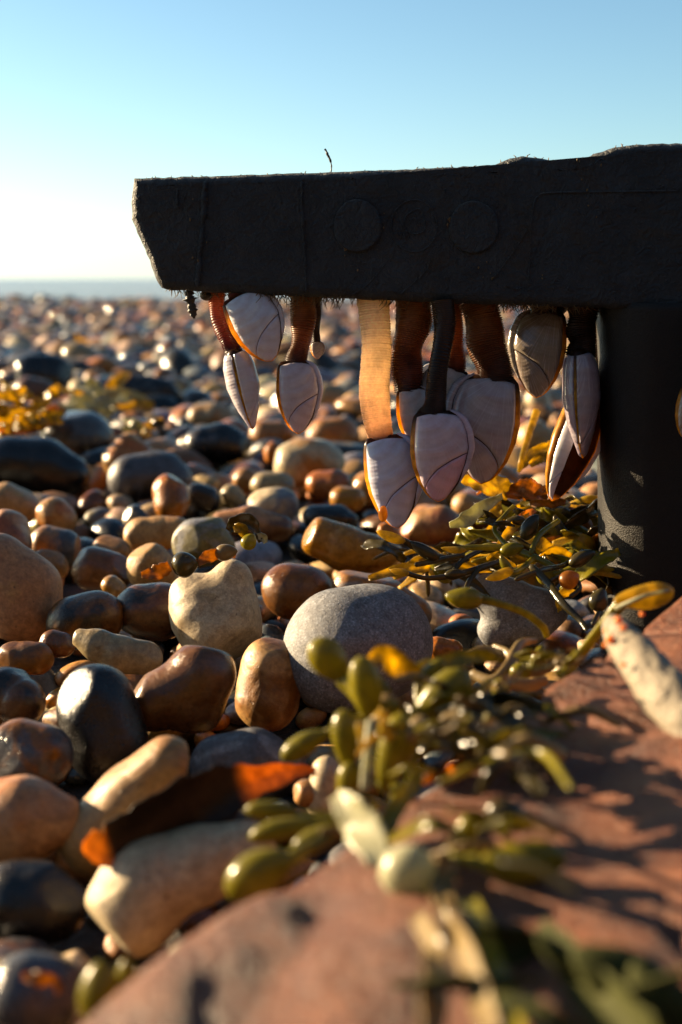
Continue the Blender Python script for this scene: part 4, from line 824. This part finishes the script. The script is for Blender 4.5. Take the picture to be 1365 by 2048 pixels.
tangle('dark wrack fronds added over the slab edge to cast shadow, before the tan stems', 985, 1490, 75, 55, 24, ['dark', 'dark', 'olive', 'brownw'], .262, 27, (90, 180), (12, 26), pods=6)  # added wrack, a dense mass that throws shadow over the slab
tangle('wrack strands added on the slab around the blurred straps to darken it', 985, 1680, 70, 80, 5, ['dark', 'brownw', 'olive'], .226, 28, (170, 300), (10, 20), pods=1)  # added strands that stand in for shade on the slab
tangle('dark blurred wrack strands added along the bottom edge right of the straps as shade', 1110, 1960, 110, 70, 4, ['darkr'], .184, 29, (280, 460), (24, 44), pods=0)  # added dark strands deepening the shade at the bottom edge
# pods at the left of the slab edge
w = thing('bladder_wrack', 'olive pods resting on the cream bean-shaped pebble and slab edge', 'seaweed', tuple(P(600, 1690, .25)), GW)
for a in [(522, 1752, 155, 96, 208, .242), (548, 1626, 118, 40, 175, .27), (572, 1662, 150, 44, 190, .262), (635, 1678, 110, 42, 205, .256)]: pod(w, *a, (720, 1625, .27))
stem(w, [(575, 1722, 14, .245), (640, 1690, 12, .25), (700, 1650, 12, .262), (760, 1610, 10, .275)])
stem(w, [(590, 1630, 9, .27), (650, 1640, 10, .268), (720, 1620, 10, .272)])
stem(w, [(640, 1665, 8, .252), (700, 1655, 9, .258), (750, 1640, 8, .265)], 'brownw')
# pods in the bottom left
w = thing('bladder_wrack', 'blurred olive pods at the bottom edge beside the wet speckled pebble', 'seaweed', tuple(P(220, 2040, .22)), GW)
bladder(w, 205, 1985, 130, 92, 95, .222); bladder(w, 258, 1952, 70, 48, 100, .225); bladder(w, 355, 1912, 60, 40, 60, .235, 'pale')
frond(w, [(205, 2010, 20, .222), (215, 2060, 36, .215), (240, 2120, 30, .21)], 'gold', .05)
# big dark frond bottom right
w = thing('bladder_wrack', 'large dark green blurred wrack blade in the bottom right corner', 'seaweed', tuple(P(1220, 1960, .185)), GW)
frond(w, [(1085, 1850, 14, .20), (1140, 1920, 34, .192), (1220, 2000, 50, .18), (1330, 2090, 60, .17)], 'darkr', .06, name='blade', thick=.0012, curl=.6)
bladder(w, 1125, 1910, 130, 54, 140, .188, 'darkr'); bladder(w, 1250, 1950, 240, 130, 155, .184, 'darkr'); bladder(w, 1330, 2000, 200, 120, 130, .18, 'darkr')
# sprig over the saddle-shaped pebble
w = thing('bladder_wrack', 'single club-ended wrack sprig lying across the mauve-grey saddle pebble', 'seaweed', tuple(P(1000, 1220, .40)), GW)
bladder(w, 930, 1194, 78, 46, 175, .395, 'olive', .95); stem(w, [(955, 1196, 11, .395), (1000, 1208, 8, .396), (1050, 1226, 8, .398), (1085, 1252, 8, .40), (1096, 1275, 6, .405)], 'olive')
# sprig with the golden inflated end by the post
w = thing('bladder_wrack', 'wrack sprig with a glowing golden inflated tip in front of the post foot', 'seaweed', tuple(P(1150, 1330, .38)), GW)
bladder(w, 1288, 1190, 122, 52, 190, .355, 'gold', .6); stem(w, [(1250, 1200, 15, .357), (1215, 1240, 11, .36), (1180, 1285, 11, .365), (1140, 1335, 12, .37), (1115, 1352, 9, .372)], 'olive', flat=.5)
stem(w, [(1340, 1180, 3, .354), (1290, 1192, 4, .349), (1230, 1218, 5, .354)], 'pale', name='midrib')
# tangle at the lip of the slab
w = thing('bladder_wrack', 'tangle of tan wrack stems between the saddle pebble and the red slab', 'seaweed', tuple(P(1010, 1330, .36)), GW)
for q in ([(940, 1345, 9, .375), (985, 1362, 12, .37), (1015, 1335, 11, .372), (1040, 1290, 10, .38), (1075, 1280, 6, .39)], [(985, 1290, 5, .385), (1020, 1310, 9, .378), (1030, 1345, 11, .37), (1005, 1400, 10, .36), (1010, 1460, 12, .345)],
          [(930, 1310, 7, .38), (970, 1300, 9, .382), (1010, 1310, 9, .38)], [(1030, 1330, 9, .37), (1070, 1345, 10, .372), (1110, 1330, 8, .375)], [(1015, 1365, 12, .362), (1060, 1370, 14, .362), (1095, 1360, 10, .365)]): stem(w, q, 'brownw')
for a in [(1080, 1318, 56, 34, 80, .375), (1045, 1345, 50, 40, 20, .368), (905, 1345, 60, 32, 30, .36), (1010, 1395, 44, 28, 70, .36)]: bladder(w, *a, 'olive')
# thin dark wrack along the foot of the post: several separate sprigs
def sprig(label, pts, pods, mat, group=GW, fr=()):
    w = thing('bladder_wrack', label, 'seaweed', tuple(P(pts[0][0][0], pts[0][0][1], pts[0][0][3])), group)
    for q in pts: stem(w, q, mat)
    for a in pods: bladder(w, *a)
    for q, mt in fr: frond(w, q, mt)
    return w
sprig('dark wet wrack sprig reaching left from the post foot to the mustard pebble', [[(1010, 1118, 5, .50), (950, 1140, 7, .49), (900, 1152, 6, .485), (850, 1156, 5, .48), (800, 1142, 5, .475)], [(900, 1152, 5, .485), (930, 1118, 5, .49), (980, 1096, 5, .50), (1040, 1090, 6, .505)], [(960, 1135, 5, .49), (935, 1170, 5, .485), (925, 1215, 4, .48)]],
      [(800, 1143, 40, 16, 170, .474, 'gold'), (912, 1150, 46, 22, 5, .484, 'dark'), (980, 1098, 54, 22, 10, .50, 'olive')], 'dark')
sprig('wrack sprig with slim pods forking above the olive pebble', [[(1120, 1140, 5, .47), (1070, 1115, 7, .475), (1020, 1098, 7, .48), (960, 1095, 6, .48), (905, 1098, 5, .478)], [(1070, 1115, 6, .475), (1040, 1140, 6, .465), (1010, 1150, 5, .46)], [(1020, 1098, 5, .48), (990, 1060, 5, .49), (1010, 1030, 4, .495), (1030, 1010, 4, .50)], [(1060, 1110, 5, .475), (1080, 1070, 6, .48), (1120, 1040, 5, .49)]],
      [(908, 1098, 52, 14, 175, .477, 'gold'), (1025, 1100, 50, 28, 15, .478), (1000, 1148, 60, 22, 200, .458, 'gold'), (1012, 1128, 42, 20, 120, .462), (1062, 1055, 60, 34, 60, .482, 'dark')], 'olive')
sprig('dark looping wrack stems hugging the post foot', [[(1060, 1130, 7, .455), (1095, 1165, 8, .45), (1125, 1205, 8, .44), (1160, 1240, 6, .435), (1175, 1262, 4, .43)], [(1095, 1165, 5, .45), (1140, 1150, 5, .455), (1160, 1175, 5, .452), (1140, 1195, 5, .45)], [(1190, 1180, 5, .44), (1200, 1215, 5, .435), (1185, 1250, 4, .43)], [(1030, 1160, 5, .45), (1085, 1140, 6, .455), (1130, 1130, 5, .47), (1170, 1100, 5, .48)]],
      [(1140, 1160, 44, 40, 30, .45, 'amber'), (1200, 1200, 50, 40, 70, .435, 'dark'), (1165, 1118, 60, 30, 30, .47, 'dark')], 'dark')
sprig('upright golden wrack blade behind the big grey-white barnacle', [[(1075, 818, 8, .62), (1060, 865, 7, .61), (1045, 915, 6, .60), (1038, 945, 4, .60)]], [], 'gold', fr=[([(1040, 935, 6, .60), (1075, 905, 14, .605), (1110, 892, 12, .61)], 'gold'), ([(1060, 930, 6, .60), (1085, 915, 11, .60), (1105, 912, 6, .60)], 'gold')])
w = tangle('broad backlit yellow frond among dark blades under the big grey-white barnacle', 1050, 985, 90, 22, 10, ['dark', 'dark', 'amber'], .57, 1)
frond(w, [(925, 958, 8, .54), (965, 965, 24, .545), (1005, 978, 22, .55), (1035, 980, 8, .555)], 'gold', .12, .4); frond(w, [(1020, 975, 8, .55), (1060, 980, 24, .552), (1095, 1000, 16, .555)], 'amber', .15, .6)
w = tangle('pale frond with a bright yellow tongue below the pink shell', 1000, 1035, 60, 16, 5, ['dark', 'olive'], .535, 2, pods=1)
frond(w, [(1005, 992, 6, .53), (965, 1015, 13, .525), (930, 1040, 15, .52), (900, 1050, 6, .518)], 'pale', roll=.3); frond(w, [(998, 1000, 6, .53), (992, 1030, 14, .528), (990, 1058, 5, .526)], 'gold'); frond(w, [(1060, 1030, 5, .525), (1030, 1050, 9, .515), (1000, 1090, 8, .505), (975, 1118, 4, .50)], 'gold', twist=.8); frond(w, [(1070, 1020, 6, .53), (1040, 1040, 12, .525), (1015, 1065, 8, .52)], 'amber', twist=1)
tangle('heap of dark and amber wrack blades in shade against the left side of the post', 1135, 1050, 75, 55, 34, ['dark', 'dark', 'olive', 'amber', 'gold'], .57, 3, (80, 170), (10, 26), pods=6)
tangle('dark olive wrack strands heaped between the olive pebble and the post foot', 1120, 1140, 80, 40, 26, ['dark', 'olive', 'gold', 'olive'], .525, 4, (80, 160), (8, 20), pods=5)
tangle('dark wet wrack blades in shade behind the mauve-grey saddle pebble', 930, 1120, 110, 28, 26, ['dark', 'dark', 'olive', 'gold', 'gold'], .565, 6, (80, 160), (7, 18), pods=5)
tangle('mass of dark wrack added along the lip of the red slab to shade it', 960, 1440, 95, 75, 34, ['dark', 'dark', 'olive', 'brownw'], .278, 7, (60, 130), (6, 13), pods=8)  # wrack added to darken the slab lip and cast shadow
tangle('sparse tan and dark wrack shoots rising at the upper edge of the red slab', 1090, 1330, 70, 30, 12, ['brownw', 'dark', 'olive'], .325, 8, (40, 80), (5, 9), pods=3)
sprig('yellow-tipped dark wrack end lying on the tail of the mustard pebble', [[(770, 1080, 4, .475), (800, 1078, 6, .48), (840, 1100, 7, .485), (880, 1115, 7, .49), (940, 1120, 5, .495)], [(830, 1130, 5, .475), (880, 1120, 6, .485), (930, 1110, 5, .49)]], [(782, 1072, 60, 22, 160, .47, 'gold'), (850, 1100, 70, 26, 150, .482, 'dark')], 'dark')
# small weed on the knobbly and dome pebbles
w = thing('bladder_wrack', 'small brown weed piece with a glossy round bladder on the white knobbly pebble', 'seaweed', tuple(P(370, 1130, .465)), GW)
dw = depth(PEB[7]['c']) - .022
frond(w, [(283, 1150, 6, dw), (310, 1146, 15, dw), (340, 1132, 12, dw)], 'amber', .15); frond(w, [(395, 1128, 6, dw), (420, 1112, 14, dw + .004), (450, 1106, 9, dw + .008), (472, 1112, 5, dw + .01)], 'amber', .15)
bladder(w, 371, 1131, 54, 52, 10, dw, 'dark', 1.0); bladder(w, 452, 1106, 46, 34, 10, dw + .006, 'brownw', .9)
w = thing('bladder_wrack', 'curled dark and amber weed scrap right of the grey-brown dome pebble', 'seaweed', tuple(P(495, 1075, .50)), GW)
frond(w, [(458, 1062, 8, .50), (472, 1044, 14, .50), (498, 1042, 14, .502), (512, 1062, 10, .503), (522, 1084, 5, .504)], 'dark', .1, .6); frond(w, [(468, 1060, 6, .497), (482, 1056, 12, .497), (490, 1072, 7, .498)], 'gold', .1); bladder(w, 500, 1084, 36, 32, 60, .495, 'olive', 1.0); frond(w, [(512, 1072, 5, .503), (526, 1074, 8, .504), (532, 1086, 4, .504)], 'pale', .1)
# amber kelp ribbon between two pebbles
w = thing('seaweed_ribbon', 'dark kelp ribbon with glowing orange ends, between slanting tan and cream bean-shaped pebbles', 'seaweed', tuple(P(400, 1610, .31)), GW)
amb, dk_ = (.62, .24, .02), (.022, .014, .006)
frond(w, [(176, 1672, 18, .300), (205, 1692, 38, .300), (262, 1668, 58, .303), (350, 1622, 62, .308), (440, 1585, 54, .315), (520, 1560, 30, .322), (585, 1545, 17, .328), (632, 1542, 9, .33)], 'ribbon', .10, .2, 'blade', n=80, m=15,
      cols=[(0, (.62, .32, .03)), (.14, (.55, .28, .03)), (.2, dk_), (.62, dk_), (.68, (.48, .22, .03)), (.8, (.46, .21, .03)), (1, (.35, .14, .02))])
w = thing('seaweed_ribbon', 'orange scrap of weed stuck on the wet speckled pebble in the bottom left corner', 'seaweed', tuple(P(80, 1975, .24)), GW)
dd = depth(PEB[53]['c']) - .022
frond(w, [(45, 1952, 6, dd), (80, 1958, 16, dd - .001), (112, 1962, 10, dd), (120, 1985, 8, dd)], 'amber', .2)
# golden weed heap in the middle distance at the left
def heap(label, cx, cy, wpx, hpx, n, mats, seed, z=.035, ls=1.0):
    r = np.random.default_rng(seed); g = G(cx, cy, z); dep = depth(g); w = thing('wrack_heap', label, 'seaweed', tuple(g), GW)
    for i in range(n):
        x, y = cx + r.uniform(-1, 1) * wpx, cy + r.uniform(-1, 1) * hpx; a = r.uniform(0, 6.28); L = r.uniform(35, 95) * ls; d = dep + r.uniform(-.04, .04); b = a + r.uniform(-.9, .9); hw = r.uniform(6, 17) * ls
        frond(w, [(x, y, hw * .4, d), (x + math.cos(a) * L * .5, y + math.sin(a) * L * .22, hw, d + r.uniform(-.01, .01)), (x + math.cos(a) * L * .7 + math.cos(b) * L * .4, y + math.sin(a) * L * .3 + math.sin(b) * L * .25, hw * .5, d)], mats[r.integers(len(mats))], .2, r.uniform(-1, 1), seed=i, n=20, m=6)
heap('heap of golden-yellow seaweed at the left edge behind the long black pebble', 40, 825, 55, 40, 36, ['gold', 'gold', 'amber', 'gold'], 4, .045)
heap('small bleached yellow seaweed heap behind the wet charcoal pebble', 205, 798, 30, 16, 18, ['pale', 'gold', 'pale'], 9, .03)
heap('thin weed strands among pebbles left of the blue-black pebble', 300, 850, 30, 10, 6, ['gold', 'dark', 'pale'], 12, .03, .6)
heap('distant tiny golden weed scrap on the far shingle', 152, 684, 14, 6, 5, ['gold'], 14, .02, .3)
# pale encrusted finger with orange eggs
q = [(1222, 1240, 16, .325), (1240, 1270, 32, .318), (1290, 1335, 46, .305), (1350, 1410, 52, .292), (1430, 1500, 54, .28)]
w = thing('sponge_finger', 'pale knobbly sponge-like finger dotted with orange, lying on the slab at right', 'sponge', tuple(P(1300, 1350, .305)))
qq = spline(q, 90); path = np.array([P(a, b, e) for a, b, _, e in qq]); r = np.random.default_rng(8); rad = qq[:, 2] * qq[:, 3] / F; rad[0] *= .3
th = np.linspace(0, 2 * np.pi, 40, endpoint=False); tt = np.linspace(0, 1, 90)[:, None]
lump = wobble(np.stack([np.cos(th)[None] * 1 + 0 * tt, np.sin(th)[None] + 0 * tt, tt * 7 + 0 * th[None]], -1).reshape(-1, 3), r, 9, 16).reshape(90, 40)
v, f = tube(path, rad[:, None] * (1 + .05 * lump), 40, .9); part('sponge_body', v, f, M['sponge'], w)
for px, py, rr0, e in [(1236, 1240, 8, .312), (1246, 1255, 7, .305), (1215, 1262, 7, .318), (1220, 1280, 8, .312), (1248, 1330, 6, .30), (1212, 1290, 6, .32), (1284, 1228, 5, .33), (1222, 1272, 5, .31)]:
    D, fi = ico(2); part('orange_egg', D * rr0 * e / F + P(px, py, e), [fi], M['orange'], w)
